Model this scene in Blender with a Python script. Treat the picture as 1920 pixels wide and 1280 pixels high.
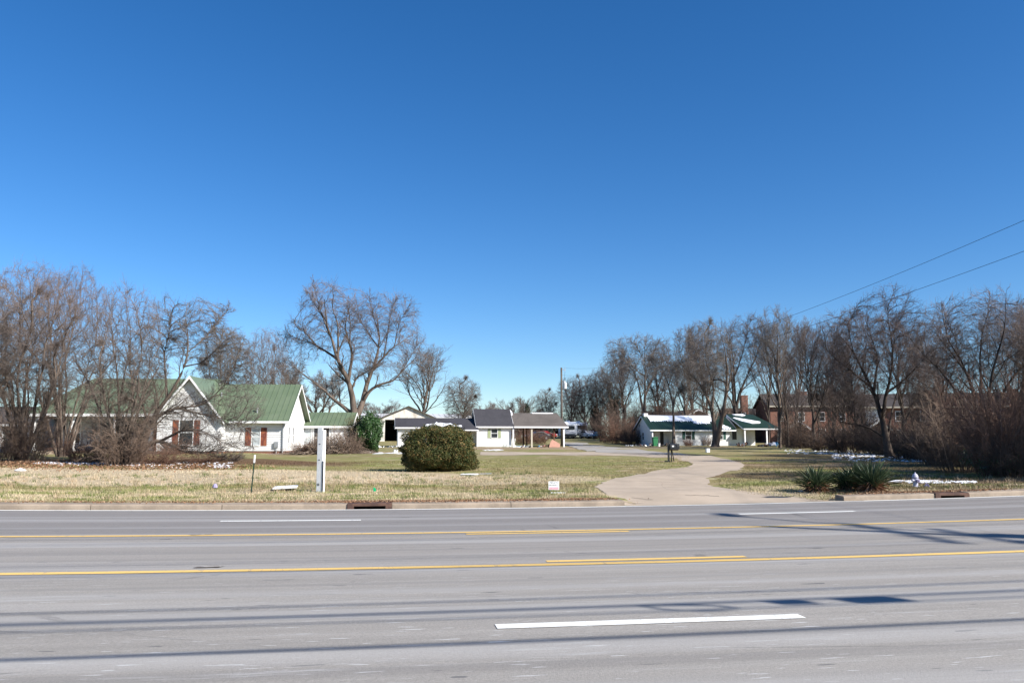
import bpy, math
import numpy as np
from mathutils import Vector, Matrix
R = math.radians
D = bpy.data
S = bpy.context.scene
COL = S.collection
for o in list(D.objects):
    D.objects.remove(o)

# ------------------------------------------------------------------ camera, sky, sun
F = 1536.0                       # focal length in pixels of the 1920 px wide photograph
HZ = 822.0                       # row of the horizon
ZC = 1.78
PITCH = math.atan((HZ - 640) / F)
cam = D.cameras.new('camera'); cam_o = D.objects.new('camera', cam); COL.objects.link(cam_o)
cam.sensor_width = 36; cam.lens = 36 * F / 1920; cam.clip_start = 0.1; cam.clip_end = 3000
cam_o.location = (0, 0, ZC); cam_o.rotation_euler = (math.pi / 2 + PITCH, 0, 0)
S.camera = cam_o
S.render.resolution_x = 1024; S.render.resolution_y = 682

SUN_EL, SUN_AZ = 33.0, 120.0     # azimuth clockwise from +Y
w = D.worlds.new('World'); S.world = w; w.use_nodes = True
nt = w.node_tree; nt.nodes.clear()
sky = nt.nodes.new('ShaderNodeTexSky'); sky.sky_type = 'NISHITA'; sky.sun_disc = False
sky.sun_elevation = R(SUN_EL); sky.sun_rotation = R(SUN_AZ)
sky.altitude = 100; sky.air_density = 0.85; sky.dust_density = 0.25; sky.ozone_density = 4.0
bg = nt.nodes.new('ShaderNodeBackground'); bg.inputs[1].default_value = 0.088
out = nt.nodes.new('ShaderNodeOutputWorld')
hs = nt.nodes.new('ShaderNodeHueSaturation'); hs.inputs['Saturation'].default_value = 1.27; hs.inputs['Hue'].default_value = 0.504
nt.links.new(sky.outputs[0], hs.inputs['Color']); nt.links.new(hs.outputs[0], bg.inputs[0]); nt.links.new(bg.outputs[0], out.inputs[0])
sun = D.lights.new('sun', 'SUN'); sun.energy = 5.0; sun.angle = R(0.7); sun.color = (1.0, 0.95, 0.88)
sun_o = D.objects.new('sun', sun); COL.objects.link(sun_o)
to_sun = Vector((math.sin(R(SUN_AZ)) * math.cos(R(SUN_EL)), math.cos(R(SUN_AZ)) * math.cos(R(SUN_EL)), math.sin(R(SUN_EL))))
sun_o.rotation_euler = to_sun.to_track_quat('Z', 'Y').to_euler(); sun_o.location = (60, -30, 60)
S.view_settings.view_transform = 'Standard'; S.view_settings.look = 'None'
S.view_settings.gamma = 1; S.view_settings.exposure = 0.85
S.render.engine = 'CYCLES'
S.cycles.max_bounces = 5; S.cycles.diffuse_bounces = 3; S.cycles.glossy_bounces = 2; S.cycles.transparent_max_bounces = 4

# ------------------------------------------------------------------ places
TH = R(8.9); CT, ST = math.cos(TH), math.sin(TH); Y0 = 21.5

def ray(px, py):
    a = (px - 960) / F; b = (640 - py) / F
    return Vector((a, math.cos(PITCH) - b * math.sin(PITCH), math.sin(PITCH) + b * math.cos(PITCH)))

def at(px, py, Y):
    d = ray(px, py); return Vector((0, 0, ZC)) + d * (Y / d.y)

def sq(x, y):
    return x * CT + (y - Y0) * ST, -x * ST + (y - Y0) * CT

def xy(s, q):
    return s * CT - q * ST, Y0 + s * ST + q * CT

QK = [-60, -20, 0, 0.6, 5, 15, 25, 45, 84, 95, 110, 125, 150, 400, 2000]
ZK = [.15, .12, .12, .13, .16, .25, .40, .55, .68, .80, 1.3, 1.8, 2.1, 2.3, 2.3]

def long_z(s, q):
    a = np.abs(s); c = np.minimum(a, 26)
    z = c * c / 1400 + np.minimum(np.maximum(a - 26, 0), 30) * .02
    return z * np.exp(-np.maximum(q, 0) / 14)

def ground_z(x, y, bump=True):
    x = np.asarray(x, float); y = np.asarray(y, float)
    s, q = sq(x, y)
    z = np.interp(q, QK, ZK) + long_z(s, q)
    if bump:
        k = np.clip((q - 1) / 6, 0, 1) * .035
        z = z + k * (np.sin(x * .55 + y * .21) + np.sin(y * .63 - x * .32 + 1.3) + .6 * np.sin(x * 1.3 + y * .9))
        if MOUTH[0] < 1e8:          # the ground sinks to the gutter where the drive meets the road
            d = np.clip((s - MOUTH[0] + .1) / .2, 0, 1) * np.clip((MOUTH[1] + 1.6 - s) / 1.6, 0, 1) * np.clip(1 - (q - .5) / 2.2, 0, 1) * (q > 0)
            z = z - .16 * d
    return z

MOUTH = [1e9, 1e9]
def gz(x, y):
    return float(ground_z(x, y))

def road_z(s, q):
    q = np.asarray(q, float)
    return .05 * (1 - ((q + 8.8) / 8.8) ** 2) + long_z(s, q)

def hit(px, py):                 # where the view of this pixel meets the ground
    d = ray(px, py); t = 3.0; prev = t
    while t < 600:
        x, y, z = d.x * t, d.y * t, ZC + d.z * t
        s, q = sq(x, y)
        g = gz(x, y) if q > .2 else float(road_z(s, q))
        if z < g: break
        prev = t; t *= 1.01
    return Vector((d.x * t, d.y * t, 0))

def gp(px, Y):                   # ground point at this column and distance
    p = at(px, HZ, Y); return Vector((p.x, p.y, gz(p.x, p.y)))

# ------------------------------------------------------------------ objects
def tag(o, label=None, cat=None, group=None, kind=None):
    if label: o['label'] = label
    if cat: o['category'] = cat
    if group: o['group'] = group
    if kind: o['kind'] = kind
    return o

def empty(name, loc, rz=0, label=None, cat=None, group=None):
    o = D.objects.new(name, None); COL.objects.link(o); o.empty_display_size = .3
    o.location = loc; o.rotation_euler = (0, 0, rz)
    return tag(o, label, cat, group)

def np_mesh(name, V, Fq, mat, parent=None, smooth=False):
    """V (n,3), Fq list of (m,k) index arrays"""
    me = D.meshes.new(name)
    V = np.ascontiguousarray(V, dtype=np.float32)
    me.vertices.add(len(V)); me.vertices.foreach_set('co', V.ravel())
    tot = sum(f.size for f in Fq); nf = sum(len(f) for f in Fq)
    me.loops.add(tot); me.polygons.add(nf)
    me.loops.foreach_set('vertex_index', np.concatenate([f.ravel() for f in Fq]).astype(np.int32))
    sizes = np.concatenate([np.full(len(f), f.shape[1]) for f in Fq])
    starts = np.concatenate([[0], np.cumsum(sizes)[:-1]]).astype(np.int32)
    me.polygons.foreach_set('loop_start', starts)
    if smooth: me.polygons.foreach_set('use_smooth', np.ones(nf, dtype=bool))
    me.update(calc_edges=True)
    if mat: me.materials.append(mat)
    o = D.objects.new(name, me); COL.objects.link(o)
    if parent: o.parent = parent
    return o

class MB:
    def __init__(s): s.v = []; s.f = []
    def poly(s, pts):
        b = len(s.v); s.v += [tuple(p) for p in pts]; s.f.append(list(range(b, b + len(pts)))); return s
    def box(s, x0, x1, y0, y1, z0, z1):
        b = len(s.v)
        s.v += [(x, y, z) for z in (z0, z1) for y in (y0, y1) for x in (x0, x1)]
        for q in ((0, 2, 3, 1), (4, 5, 7, 6), (0, 1, 5, 4), (2, 6, 7, 3), (0, 4, 6, 2), (1, 3, 7, 5)):
            s.f.append([b + i for i in q])
        return s
    def prism(s, pts, axis, a0, a1):       # pts in the other two axes, in order
        def mk(p, a):
            return {'x': (a, p[0], p[1]), 'y': (p[0], a, p[1]), 'z': (p[0], p[1], a)}[axis]
        n = len(pts); b = len(s.v)
        s.v += [mk(p, a0) for p in pts] + [mk(p, a1) for p in pts]
        s.f.append([b + i for i in range(n)]); s.f.append([b + n + i for i in reversed(range(n))])
        for i in range(n):
            j = (i + 1) % n
            s.f.append([b + i, b + n + i, b + n + j, b + j])
        return s
    def tube(s, pts, r, sides=8, cap=True):
        pts = [Vector(p) for p in pts]; n = len(pts)
        rs = list(r) if hasattr(r, '__len__') else [r] * n
        b = len(s.v)
        for i, p in enumerate(pts):
            t = (pts[min(i + 1, n - 1)] - pts[max(i - 1, 0)]).normalized()
            ref = Vector((0, 0, 1)) if abs(t.z) < .9 else Vector((1, 0, 0))
            u = t.cross(ref).normalized(); w_ = t.cross(u)
            for k in range(sides):
                a = 2 * math.pi * k / sides
                s.v.append(tuple(p + (u * math.cos(a) + w_ * math.sin(a)) * rs[i]))
        for i in range(n - 1):
            for k in range(sides):
                k2 = (k + 1) % sides
                s.f.append([b + i * sides + k, b + i * sides + k2, b + (i + 1) * sides + k2, b + (i + 1) * sides + k])
        if cap:
            s.f.append([b + k for k in reversed(range(sides))]); s.f.append([b + (n - 1) * sides + k for k in range(sides)])
        return s
    def lathe(s, prof, c=(0, 0), sides=20):
        b = len(s.v)
        for r, z in prof:
            for k in range(sides):
                a = 2 * math.pi * k / sides; s.v.append((c[0] + r * math.cos(a), c[1] + r * math.sin(a), z))
        for i in range(len(prof) - 1):
            for k in range(sides):
                k2 = (k + 1) % sides
                s.f.append([b + i * sides + k, b + i * sides + k2, b + (i + 1) * sides + k2, b + (i + 1) * sides + k])
        s.f.append([b + k for k in reversed(range(sides))]); s.f.append([b + (len(prof) - 1) * sides + k for k in range(sides)])
        return s
    def build(s, name, mat, parent=None, loc=None, bevel=0, smooth=False, fix=True):
        me = D.meshes.new(name); me.from_pydata(s.v, [], s.f)
        if fix:
            import bmesh
            bm = bmesh.new(); bm.from_mesh(me); bmesh.ops.recalc_face_normals(bm, faces=bm.faces)
            bm.to_mesh(me); bm.free()
        me.update(); me.materials.append(mat)
        if smooth:
            for p in me.polygons: p.use_smooth = True
        o = D.objects.new(name, me); COL.objects.link(o)
        if parent: o.parent = parent
        if loc is not None: o.location = loc
        if bevel:
            m = o.modifiers.new('bevel', 'BEVEL'); m.width = bevel; m.segments = 2; m.limit_method = 'ANGLE'
        return o

def copy_tree(o, parent=None):
    c = o.copy(); COL.objects.link(c); c.parent = parent
    for ch in list(o.children): copy_tree(ch, c)
    return c

# ------------------------------------------------------------------ materials
class N:
    def __init__(s, name):
        s.m = D.materials.new(name); s.m.use_nodes = True; s.t = s.m.node_tree; s.t.nodes.clear()
        s.o = s.n('OutputMaterial'); s.b = s.n('BsdfPrincipled'); s.l(s.b.outputs[0], s.o.inputs[0])
    def n(s, k, **kw):
        x = s.t.nodes.new('ShaderNode' + k)
        for a, b in kw.items(): setattr(x, a, b)
        return x
    def l(s, a, b): s.t.links.new(a, b)
    def put(s, inp, v):
        if hasattr(v, 'links'): s.l(v, inp)
        else: inp.default_value = v
    def math(s, op, a, b=0.0, c=None, clamp=False):
        x = s.n('Math', operation=op, use_clamp=clamp); s.put(x.inputs[0], a); s.put(x.inputs[1], b)
        if c is not None: s.put(x.inputs[2], c)
        return x.outputs[0]
    def mix(s, f, a, b, mode='MIX'):
        x = s.n('MixRGB', blend_type=mode); s.put(x.inputs[0], f)
        s.put(x.inputs[1], a if hasattr(a, 'links') else (*a, 1)); s.put(x.inputs[2], b if hasattr(b, 'links') else (*b, 1))
        return x.outputs[0]
    def noise(s, vec, scale, detail=4, rough=.55, dist=0.0):
        x = s.n('TexNoise'); s.l(vec, x.inputs['Vector']); x.inputs['Scale'].default_value = scale
        x.inputs['Detail'].default_value = detail; x.inputs['Roughness'].default_value = rough
        x.inputs['Distortion'].default_value = dist
        return x.outputs['Fac']
    def rng(s, v, a, b, c=0.0, d=1.0, smooth=True):
        x = s.n('MapRange'); x.interpolation_type = 'SMOOTHSTEP' if smooth else 'LINEAR'
        s.put(x.inputs[0], v)
        for i, k in enumerate((a, b, c, d)): x.inputs[i + 1].default_value = k
        return x.outputs[0]
    def obj(s): return s.n('TexCoord').outputs['Object']
    def pos(s): return s.n('NewGeometry').outputs['Position']
    def island(s): return s.n('NewGeometry').outputs['Random Per Island']
    def xyz(s, v):
        x = s.n('SeparateXYZ'); s.l(v, x.inputs[0]); return x.outputs
    def scale(s, v, k):
        x = s.n('Mapping'); s.l(v, x.inputs[0]); x.inputs['Scale'].default_value = k; return x.outputs[0]
    def rot(s, v, a):
        x = s.n('Mapping'); s.l(v, x.inputs[0]); x.inputs['Rotation'].default_value = (0, 0, a); return x.outputs[0]
    def bump(s, h, k=.3, d=.02):
        x = s.n('Bump'); s.l(h, x.inputs['Height']); x.inputs['Strength'].default_value = k; x.inputs['Distance'].default_value = d
        s.l(x.outputs[0], s.b.inputs['Normal'])
    def col(s, c): s.put(s.b.inputs['Base Color'], c if hasattr(c, 'links') else (*c, 1))
    def rough(s, v): s.put(s.b.inputs['Roughness'], v)
    def spec(s, v): s.b.inputs['Specular IOR Level'].default_value = v

def plain(name, c, rough=.7, var=.15, sc=3.0, metal=0.0, spec=.3, bump=0.0, stretch=None):
    m = N(name); v = m.obj()
    if stretch: v = m.scale(v, stretch)
    f = m.noise(v, sc, 5)
    f = m.rng(f, .3, .7, 1 - var, 1 + var, False)
    x = m.n('MixRGB', blend_type='MULTIPLY'); x.inputs[0].default_value = 1; x.inputs[1].default_value = (*c, 1)
    cb = m.n('CombineXYZ'); [m.l(f, cb.inputs[i]) for i in range(3)]; m.l(cb.outputs[0], x.inputs[2])
    m.col(x.outputs[0]); m.rough(rough); m.b.inputs['Metallic'].default_value = metal; m.spec(spec)
    if bump: m.bump(m.noise(v, sc * 6, 5), bump)
    return m.m

def two(name, a, b, sc=4.0, lo=.4, hi=.6, rough=.8, stretch=None, bump=.0, spec=.2):
    m = N(name); v = m.obj()
    if stretch: v = m.scale(v, stretch)
    m.col(m.mix(m.rng(m.noise(v, sc, 6, .6), lo, hi), a, b)); m.rough(rough); m.spec(spec)
    if bump: m.bump(m.noise(v, sc * 5, 5), bump)
    return m.m

def leafmat(name, cols, rough=.6, spec=.3, transl=0.0):
    m = N(name); r = m.n('ValToRGB'); m.l(m.math('ADD', m.math('MULTIPLY', m.island(), .62), m.rng(m.noise(m.obj(), 3.2, 4, .6), .3, .7, -.05, .42, False), clamp=True), r.inputs[0]); e = r.color_ramp.elements
    while len(e) < len(cols): e.new(.5)
    for i, (p, c) in enumerate(cols): e[i].position = p; e[i].color = (*c, 1)
    m.col(r.outputs[0]); m.rough(rough); m.spec(spec)
    return m.m

def siding(name, c, lap=.2, dirt=(.55, .53, .5), amt=.35):
    m = N(name); v = m.obj(); z = m.xyz(v)[2]
    fr = m.math('FRACT', m.math('DIVIDE', z, lap))
    d = m.noise(m.scale(v, (1, 1, .35)), 1.6, 6, .65)
    m.col(m.mix(m.rng(d, .52, .8, 0, amt), c, dirt)); m.rough(.55); m.spec(.3)
    m.bump(fr, 1.0, .035)
    return m.m

def shingle(name, a, b):
    m = N(name); v = m.obj()
    st = m.noise(m.scale(v, (1.2, 6, 6)), 3.0, 5, .7)
    big = m.noise(v, .5, 3)
    c = m.mix(m.rng(st, .35, .65), a, b); c = m.mix(m.rng(big, .4, .7, 0, .5), c, tuple(k * .8 for k in a))
    m.col(c); m.rough(.9); m.spec(.15); m.bump(m.noise(v, 25, 4), .4)
    return m.m

def brick(name):
    m = N(name); v = m.obj(); b = m.n('TexBrick'); x = m.xyz(v)
    cb = m.n('CombineXYZ'); m.l(m.math('ADD', x[0], x[1]), cb.inputs[0]); m.l(x[2], cb.inputs[1]); m.l(cb.outputs[0], b.inputs['Vector'])
    b.inputs['Color1'].default_value = (.22, .078, .045, 1); b.inputs['Color2'].default_value = (.16, .055, .035, 1)
    b.inputs['Mortar'].default_value = (.34, .28, .24, 1); b.inputs['Scale'].default_value = 1
    b.inputs['Brick Width'].default_value = .22; b.inputs['Row Height'].default_value = .075; b.inputs['Mortar Size'].default_value = .008
    m.col(m.mix(m.rng(m.noise(v, .8), .4, .7, 0, .35), b.outputs[0], (.2, .09, .06))); m.rough(.9); m.spec(.1)
    return m.m

def ground_color(m, blades=False):
    """soil and turf colours laid out by place on the ground; shared by ground and grass"""
    p = m.pos(); X = m.xyz(p)
    s = m.math('ADD', m.math('MULTIPLY', X[0], CT), m.math('MULTIPLY', m.math('SUBTRACT', X[1], Y0), ST))
    q = m.math('ADD', m.math('MULTIPLY', X[0], -ST), m.math('MULTIPLY', m.math('SUBTRACT', X[1], Y0), CT))
    flat = m.scale(m.rot(p, -TH), (1, 1, 0))
    n1 = m.noise(m.scale(flat, (.5, 1, 1)), .45, 6, .62, .3)
    n2 = m.noise(m.scale(flat, (.45, 1.4, 1)), 1.3, 6, .7)
    n3 = m.noise(flat, 7.0, 5, .7)
    n0 = m.noise(flat, .14, 4, .6)
    straw = m.mix(n3, (.55, .455, .315), (.42, .34, .225))
    pale = m.mix(n3, (.56, .47, .325), (.42, .34, .22))
    green = m.mix(n3, (.15, .18, .045), (.23, .235, .085))
    olive = m.mix(n3, (.185, .16, .07), (.285, .235, .11))
    def band(v, a, b, soft):
        return m.math('MULTIPLY', m.rng(v, a - soft, a + soft), m.rng(v, b - soft, b + soft, 1, 0))
    def ell(cx, cy, rx, ry, soft=.35, nz=.6):
        a = m.math('DIVIDE', m.math('SUBTRACT', X[0], cx), rx); b = m.math('DIVIDE', m.math('SUBTRACT', X[1], cy), ry)
        r = m.math('ADD', m.math('MULTIPLY', a, a), m.math('MULTIPLY', b, b))
        r = m.math('ADD', r, m.math('MULTIPLY', m.math('SUBTRACT', n1, .5), nz * 2))
        return m.rng(r, 1 - soft, 1 + soft, 1, 0)
    # base lawn
    c = m.mix(m.rng(n1, .46, .62), olive, green)
    c = m.mix(m.rng(n2, .50, .66, 0, .85), c, straw)
    c = m.mix(m.rng(m.noise(m.scale(flat, (.35, 1.2, 1)), .8, 5, .7), .54, .64, 0, .6), c, m.mix(n3, (.30, .22, .13), (.2, .145, .085)))
    # greener band farther back
    gb = m.math('MULTIPLY', band(q, 20, 36, 2.5), m.rng(n2, .40, .55, .85, .25))
    c = m.mix(m.math('MULTIPLY', gb, .75), c, (.205, .215, .065))
    # tan worn turf on the left half
    st = ell(-15, 33.5, 15.5, 5.6, .25, .5); st2 = ell(-2.5, 31.5, 6, 3.0, .4, 1.0)
    c = m.mix(m.math('MULTIPLY', m.math('MAXIMUM', st, m.math('MULTIPLY', st2, .7)), m.rng(n2, .33, .5, .75, 1)), c, straw)
    # mixed strip beside the kerb
    strip = band(q, -1, 5.4, 1.0)
    mixs = m.mix(m.rng(m.math('ADD', m.math('MULTIPLY', n2, .6), m.math('MULTIPLY', n1, .4)), .475, .545), pale, green)
    c = m.mix(m.math('MULTIPLY', strip, .9), c, mixs)
    kb = band(q, -1, 1.15, .35)
    c = m.mix(m.math('MULTIPLY', kb, m.rng(n1, .35, .6, .9, .35)), c, (.34, .26, .17))
    # leaf litter below the trees, tree shade painted in the same brown on the right lawn, bare soil by the buildings
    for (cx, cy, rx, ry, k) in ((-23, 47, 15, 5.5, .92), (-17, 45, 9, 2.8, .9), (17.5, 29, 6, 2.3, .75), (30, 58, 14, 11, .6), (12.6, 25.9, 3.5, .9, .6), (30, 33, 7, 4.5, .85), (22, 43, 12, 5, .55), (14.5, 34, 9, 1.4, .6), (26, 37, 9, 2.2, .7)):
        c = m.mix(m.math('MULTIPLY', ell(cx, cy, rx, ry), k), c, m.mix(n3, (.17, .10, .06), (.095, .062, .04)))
    for (cx, cy, rx, ry, k) in ((3, 98, 17, 8.5, .85), (-14, 74, 12, 3, .4), (20, 50.0, 14, 1.7, .9), (26, 44.5, 14, 1.1, .8), (24, 109, 13, 4, .6)):
        c = m.mix(m.math('MULTIPLY', ell(cx, cy, rx, ry), k), c, m.mix(n3, (.36, .27, .18), (.27, .2, .13)))
    c = m.mix(m.rng(q, 100, 140, 0, .8), c, (.16, .15, .08))
    c = m.mix(m.rng(n0, .35, .65, .18, 0), c, (.12, .09, .05))
    return c, n3, n2

def m_ground():
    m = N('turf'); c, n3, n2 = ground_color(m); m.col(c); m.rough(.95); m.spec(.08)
    m.bump(m.math('ADD', n3, n2), .6, .05); return m.m

def m_blade():
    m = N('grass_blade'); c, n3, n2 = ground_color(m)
    k = m.rng(m.island(), 0, 1, .75, 1.35, False)
    cb = m.n('CombineXYZ'); [m.l(k, cb.inputs[i]) for i in range(3)]
    m.col(m.mix(1.0, c, cb.outputs[0], 'MULTIPLY')); m.rough(.8); m.spec(.15); return m.m

def m_asphalt():
    m = N('asphalt'); p = m.pos(); fl = m.rot(p, -TH); X = m.xyz(p)
    q = m.math('ADD', m.math('MULTIPLY', X[0], -ST), m.math('MULTIPLY', m.math('SUBTRACT', X[1], Y0), CT))
    streak = m.noise(m.scale(fl, (.05, 1.6, 1)), 1.4, 5, .6)
    big = m.noise(m.scale(fl, (.12, .6, 1)), .5, 4, .6)
    fine = m.noise(fl, 42, 3, .8); grit = m.noise(fl, 150, 2, .8)
    base = m.mix(m.rng(streak, .32, .68), (.250, .234, .210), (.318, .297, .266))
    base = m.mix(m.rng(big, .35, .7, 0, .5), base, (.27, .25, .225))
    # the far lanes are a darker, smoother lay
    base = m.mix(m.rng(q, -6.0, -5.6, 0, .68), base, (.165, .156, .152))
    base = m.mix(m.rng(q, -9.8, -10.1, .3, 0), base, (.24, .22, .20))
    g = m.math('ADD', m.math('MULTIPLY', fine, .6), m.math('MULTIPLY', grit, .4))
    base = m.mix(.9, base, m.mix(m.rng(g, .3, .7, 0, 1, False), (.66, .66, .66), (1.34, 1.34, 1.34)), 'MULTIPLY')
    # pale scuffs running with the traffic, more of them nearest the camera
    sc = m.noise(m.scale(fl, (.9, 9, 1)), 2.6, 3, .5)
    scm = m.math('MULTIPLY', m.rng(sc, .655, .70), m.rng(q, -8.5, -14.5, .0, .8))
    base = m.mix(scm, base, (.58, .58, .57))
    dk = m.noise(m.scale(fl, (1.1, 6, 1)), 1.15, 2, .5)
    base = m.mix(m.rng(dk, .71, .73, 0, .8), base, (.10, .10, .10))
    band = m.noise(m.scale(fl, (.01, 1, 1)), 1.1, 2, .5)
    base = m.mix(m.rng(band, .48, .62, 0, .45), base, (.38, .37, .355))
    lane = m.noise(m.scale(fl, (.004, 1, 1)), 2.4, 3, .6)
    base = m.mix(m.rng(lane, .52, .62, 0, .30), base, (.17, .163, .158))
    wisp = m.noise(m.scale(fl, (.22, 3.2, 1)), 2.0, 6, .75)
    base = m.mix(m.math('MULTIPLY', m.rng(wisp, .55, .72), m.rng(q, -8.5, -13, .1, .55)), base, (.46, .455, .44))
    vo = m.n('TexVoronoi', feature='DISTANCE_TO_EDGE'); m.l(m.scale(fl, (.11, .42, 1)), vo.inputs['Vector']); vo.inputs['Scale'].default_value = 1.0
    wob = m.math('ADD', vo.outputs['Distance'], m.math('MULTIPLY', m.math('SUBTRACT', m.noise(fl, 3.0, 5, .7), .5), .03))
    ck = m.math('MULTIPLY', m.rng(m.math('ABSOLUTE', wob), .0, .006, 1, 0), m.rng(m.noise(fl, .35, 3), .5, .62))
    base = m.mix(m.math('MULTIPLY', ck, .55), base, (.10, .095, .09))
    base = m.mix(m.rng(m.noise(m.scale(fl, (.5, 1, 1)), .9, 5, .7), .62, .76, 0, .28), base, (.15, .14, .13))
    m.col(base); m.rough(.85); m.spec(.25); m.bump(g, .5, .015); return m.m

def m_paint(name, c, wear):
    m = N(name); p = m.rot(m.pos(), -TH)
    n = m.noise(m.scale(p, (1, 2, 1)), 14, 5, .7); ln = m.noise(m.scale(p, (4.5, .4, 1)), 1.6, 2, .4)
    k = m.math('MAXIMUM', m.rng(n, .60, .72, 0, .65), m.rng(m.math('ABSOLUTE', m.math('SUBTRACT', ln, .5)), .0, .012, .55, 0))
    m.col(m.mix(m.math('MULTIPLY', k, wear), c, (.2, .2, .2))); m.rough(.7); m.spec(.3); return m.m

def m_concrete(name, a, b, sc=.8):
    m = N(name); p = m.pos()
    n = m.noise(p, sc, 6, .65); f = m.noise(p, 30, 4, .7); st = m.noise(m.rot(p, .4), 2.2, 5, .75)
    c = m.mix(m.rng(n, .35, .65), a, b); c = m.mix(m.rng(st, .60, .75, 0, .4), c, tuple(k * .55 for k in a))
    c = m.mix(.6, c, m.mix(f, (.75, .75, .75), (1.25, 1.25, 1.25)), 'MULTIPLY')
    m.col(c); m.rough(.9); m.spec(.15); m.bump(f, .3, .01); return m.m

M = {}
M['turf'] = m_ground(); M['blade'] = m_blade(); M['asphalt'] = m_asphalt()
M['white_paint'] = m_paint('road_paint_white', (.78, .78, .73), .65); M['yellow_paint'] = m_paint('road_paint_yellow', (.74, .49, .15), .95)
M['concrete'] = m_concrete('drive_concrete', (.44, .36, .275), (.36, .295, .225), .6)
M['kerb'] = m_concrete('kerb_concrete', (.34, .275, .21), (.24, .195, .15), 1.6)
M['gravel'] = m_concrete('worn_drive', (.36, .34, .31), (.28, .255, .22), .35)
M['rust'] = two('rusty_iron', (.12, .068, .05), (.075, .045, .036), 5, bump=.3)
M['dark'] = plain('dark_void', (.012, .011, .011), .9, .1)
M['siding'] = siding('white_siding', (.80, .80, .79)); M['siding2'] = siding('clean_white_siding', (.83, .83, .82), .15, amt=.12)
M['siding3'] = siding('right_house_siding', (.80, .80, .79), .2, (.5, .48, .45), .35)
M['wood_white'] = two('white_painted_wood', (.80, .80, .78), (.62, .61, .58), 2.2, .5, .75, .5, bump=.1)
M['trim'] = plain('white_trim', (.80, .80, .79), .5, .06)
M['oldwhite'] = two('weathered_white_boards', (.66, .63, .57), (.42, .37, .31), 1.5, .45, .7, .8, (1, 1, .25))
M['green_roof'] = two('green_metal_roof', (.112, .152, .088), (.14, .178, .11), .7, .3, .7, .42, spec=.5)
M['dgreen_roof'] = two('dark_green_metal_roof', (.012, .029, .020), (.018, .040, .027), .9, .3, .7, .4, spec=.4)
M['black_roof'] = shingle('charcoal_shingles', (.045, .044, .05), (.065, .063, .07))
M['brown_roof'] = shingle('brown_shingles', (.10, .088, .08), (.14, .122, .11))
M['town_roof'] = shingle('grey_shingles', (.055, .048, .046), (.08, .07, .066))
M['rust_shutter'] = two('rust_red_shutter', (.30, .105, .055), (.17, .055, .04), 5, .45, .55, .8, (1, 1, .5))
M['sage_shutter'] = plain('sage_shutter', (.33, .37, .22), .6, .1)
M['green_shutter'] = plain('dark_green_shutter', (.035, .095, .075), .6, .15)
M['glass'] = plain('window_glass', (.03, .035, .04), .08, .2, spec=.6)
M['blind'] = plain('window_with_blind', (.42, .46, .47), .25, .12, spec=.6)
M['brick'] = brick('red_brick')
M['snow'] = plain('snow', (.86, .88, .92), .65, .04, bump=.2)
M['door'] = plain('dark_door', (.05, .045, .042), .5, .2)
M['pole'] = two('weathered_pole_wood', (.135, .115, .095), (.085, .07, .06), 1.5, rough=.9, stretch=(3, 3, .3))
M['wire'] = plain('black_cable', (.02, .02, .02), .6, .05)
M['galv'] = plain('galvanised_metal', (.45, .46, .47), .4, .1, metal=.6)
M['can'] = plain('transformer_grey', (.58, .60, .60), .4, .08)
M['bark'] = two('grey_brown_bark', (.165, .13, .105), (.085, .066, .054), 3.0, .35, .65, .95, (1, 1, .25), .5, .1)
M['bark_dark'] = two('dark_bark', (.095, .075, .062), (.05, .04, .034), 3.0, .35, .65, .95, (1, 1, .25), .5, .1)
M['bark_pale'] = two('pale_bark', (.26, .22, .185), (.14, .115, .095), 2.5, .35, .65, .95, (1, 1, .3), .5, .1)
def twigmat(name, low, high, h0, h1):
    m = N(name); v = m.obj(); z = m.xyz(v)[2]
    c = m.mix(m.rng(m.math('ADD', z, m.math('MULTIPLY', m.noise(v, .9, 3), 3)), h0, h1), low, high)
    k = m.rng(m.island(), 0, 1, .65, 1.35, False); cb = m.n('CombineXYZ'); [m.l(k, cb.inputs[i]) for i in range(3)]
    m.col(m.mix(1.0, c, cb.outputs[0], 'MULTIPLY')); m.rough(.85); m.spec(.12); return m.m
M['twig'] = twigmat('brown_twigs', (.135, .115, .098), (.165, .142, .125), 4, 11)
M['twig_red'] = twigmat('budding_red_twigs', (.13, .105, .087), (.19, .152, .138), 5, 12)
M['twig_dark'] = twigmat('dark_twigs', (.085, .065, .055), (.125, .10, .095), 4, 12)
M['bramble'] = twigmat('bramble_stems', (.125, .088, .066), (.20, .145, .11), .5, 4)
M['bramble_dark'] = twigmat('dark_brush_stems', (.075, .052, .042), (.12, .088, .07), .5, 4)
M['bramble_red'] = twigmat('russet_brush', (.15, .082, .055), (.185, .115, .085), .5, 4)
M['deadwood'] = plain('dead_branches', (.27, .21, .165), .9, .3, 2)
M['leaf_bush'] = leafmat('bronze_green_leaves', [(0, (.022, .04, .014)), (.35, (.045, .062, .018)), (.6, (.085, .082, .024)), (.8, (.17, .112, .04)), (1, (.29, .18, .08))], .6, .22)
M['leaf_holly'] = leafmat('dark_holly_leaves', [(0, (.018, .045, .014)), (.5, (.035, .085, .022)), (1, (.085, .15, .045))], .4, .45)
M['leaf_cedar'] = leafmat('bronze_cedar_sprays', [(0, (.07, .06, .025)), (.5, (.14, .10, .045)), (1, (.20, .14, .07))], .8, .15)
M['leaf_pine'] = leafmat('dark_conifer', [(0, (.015, .028, .014)), (1, (.04, .06, .028))], .8, .15)
M['ivy'] = leafmat('dark_vine_leaves', [(0, (.03, .032, .015)), (.5, (.06, .05, .025)), (1, (.11, .075, .045))], .7, .2)
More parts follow.
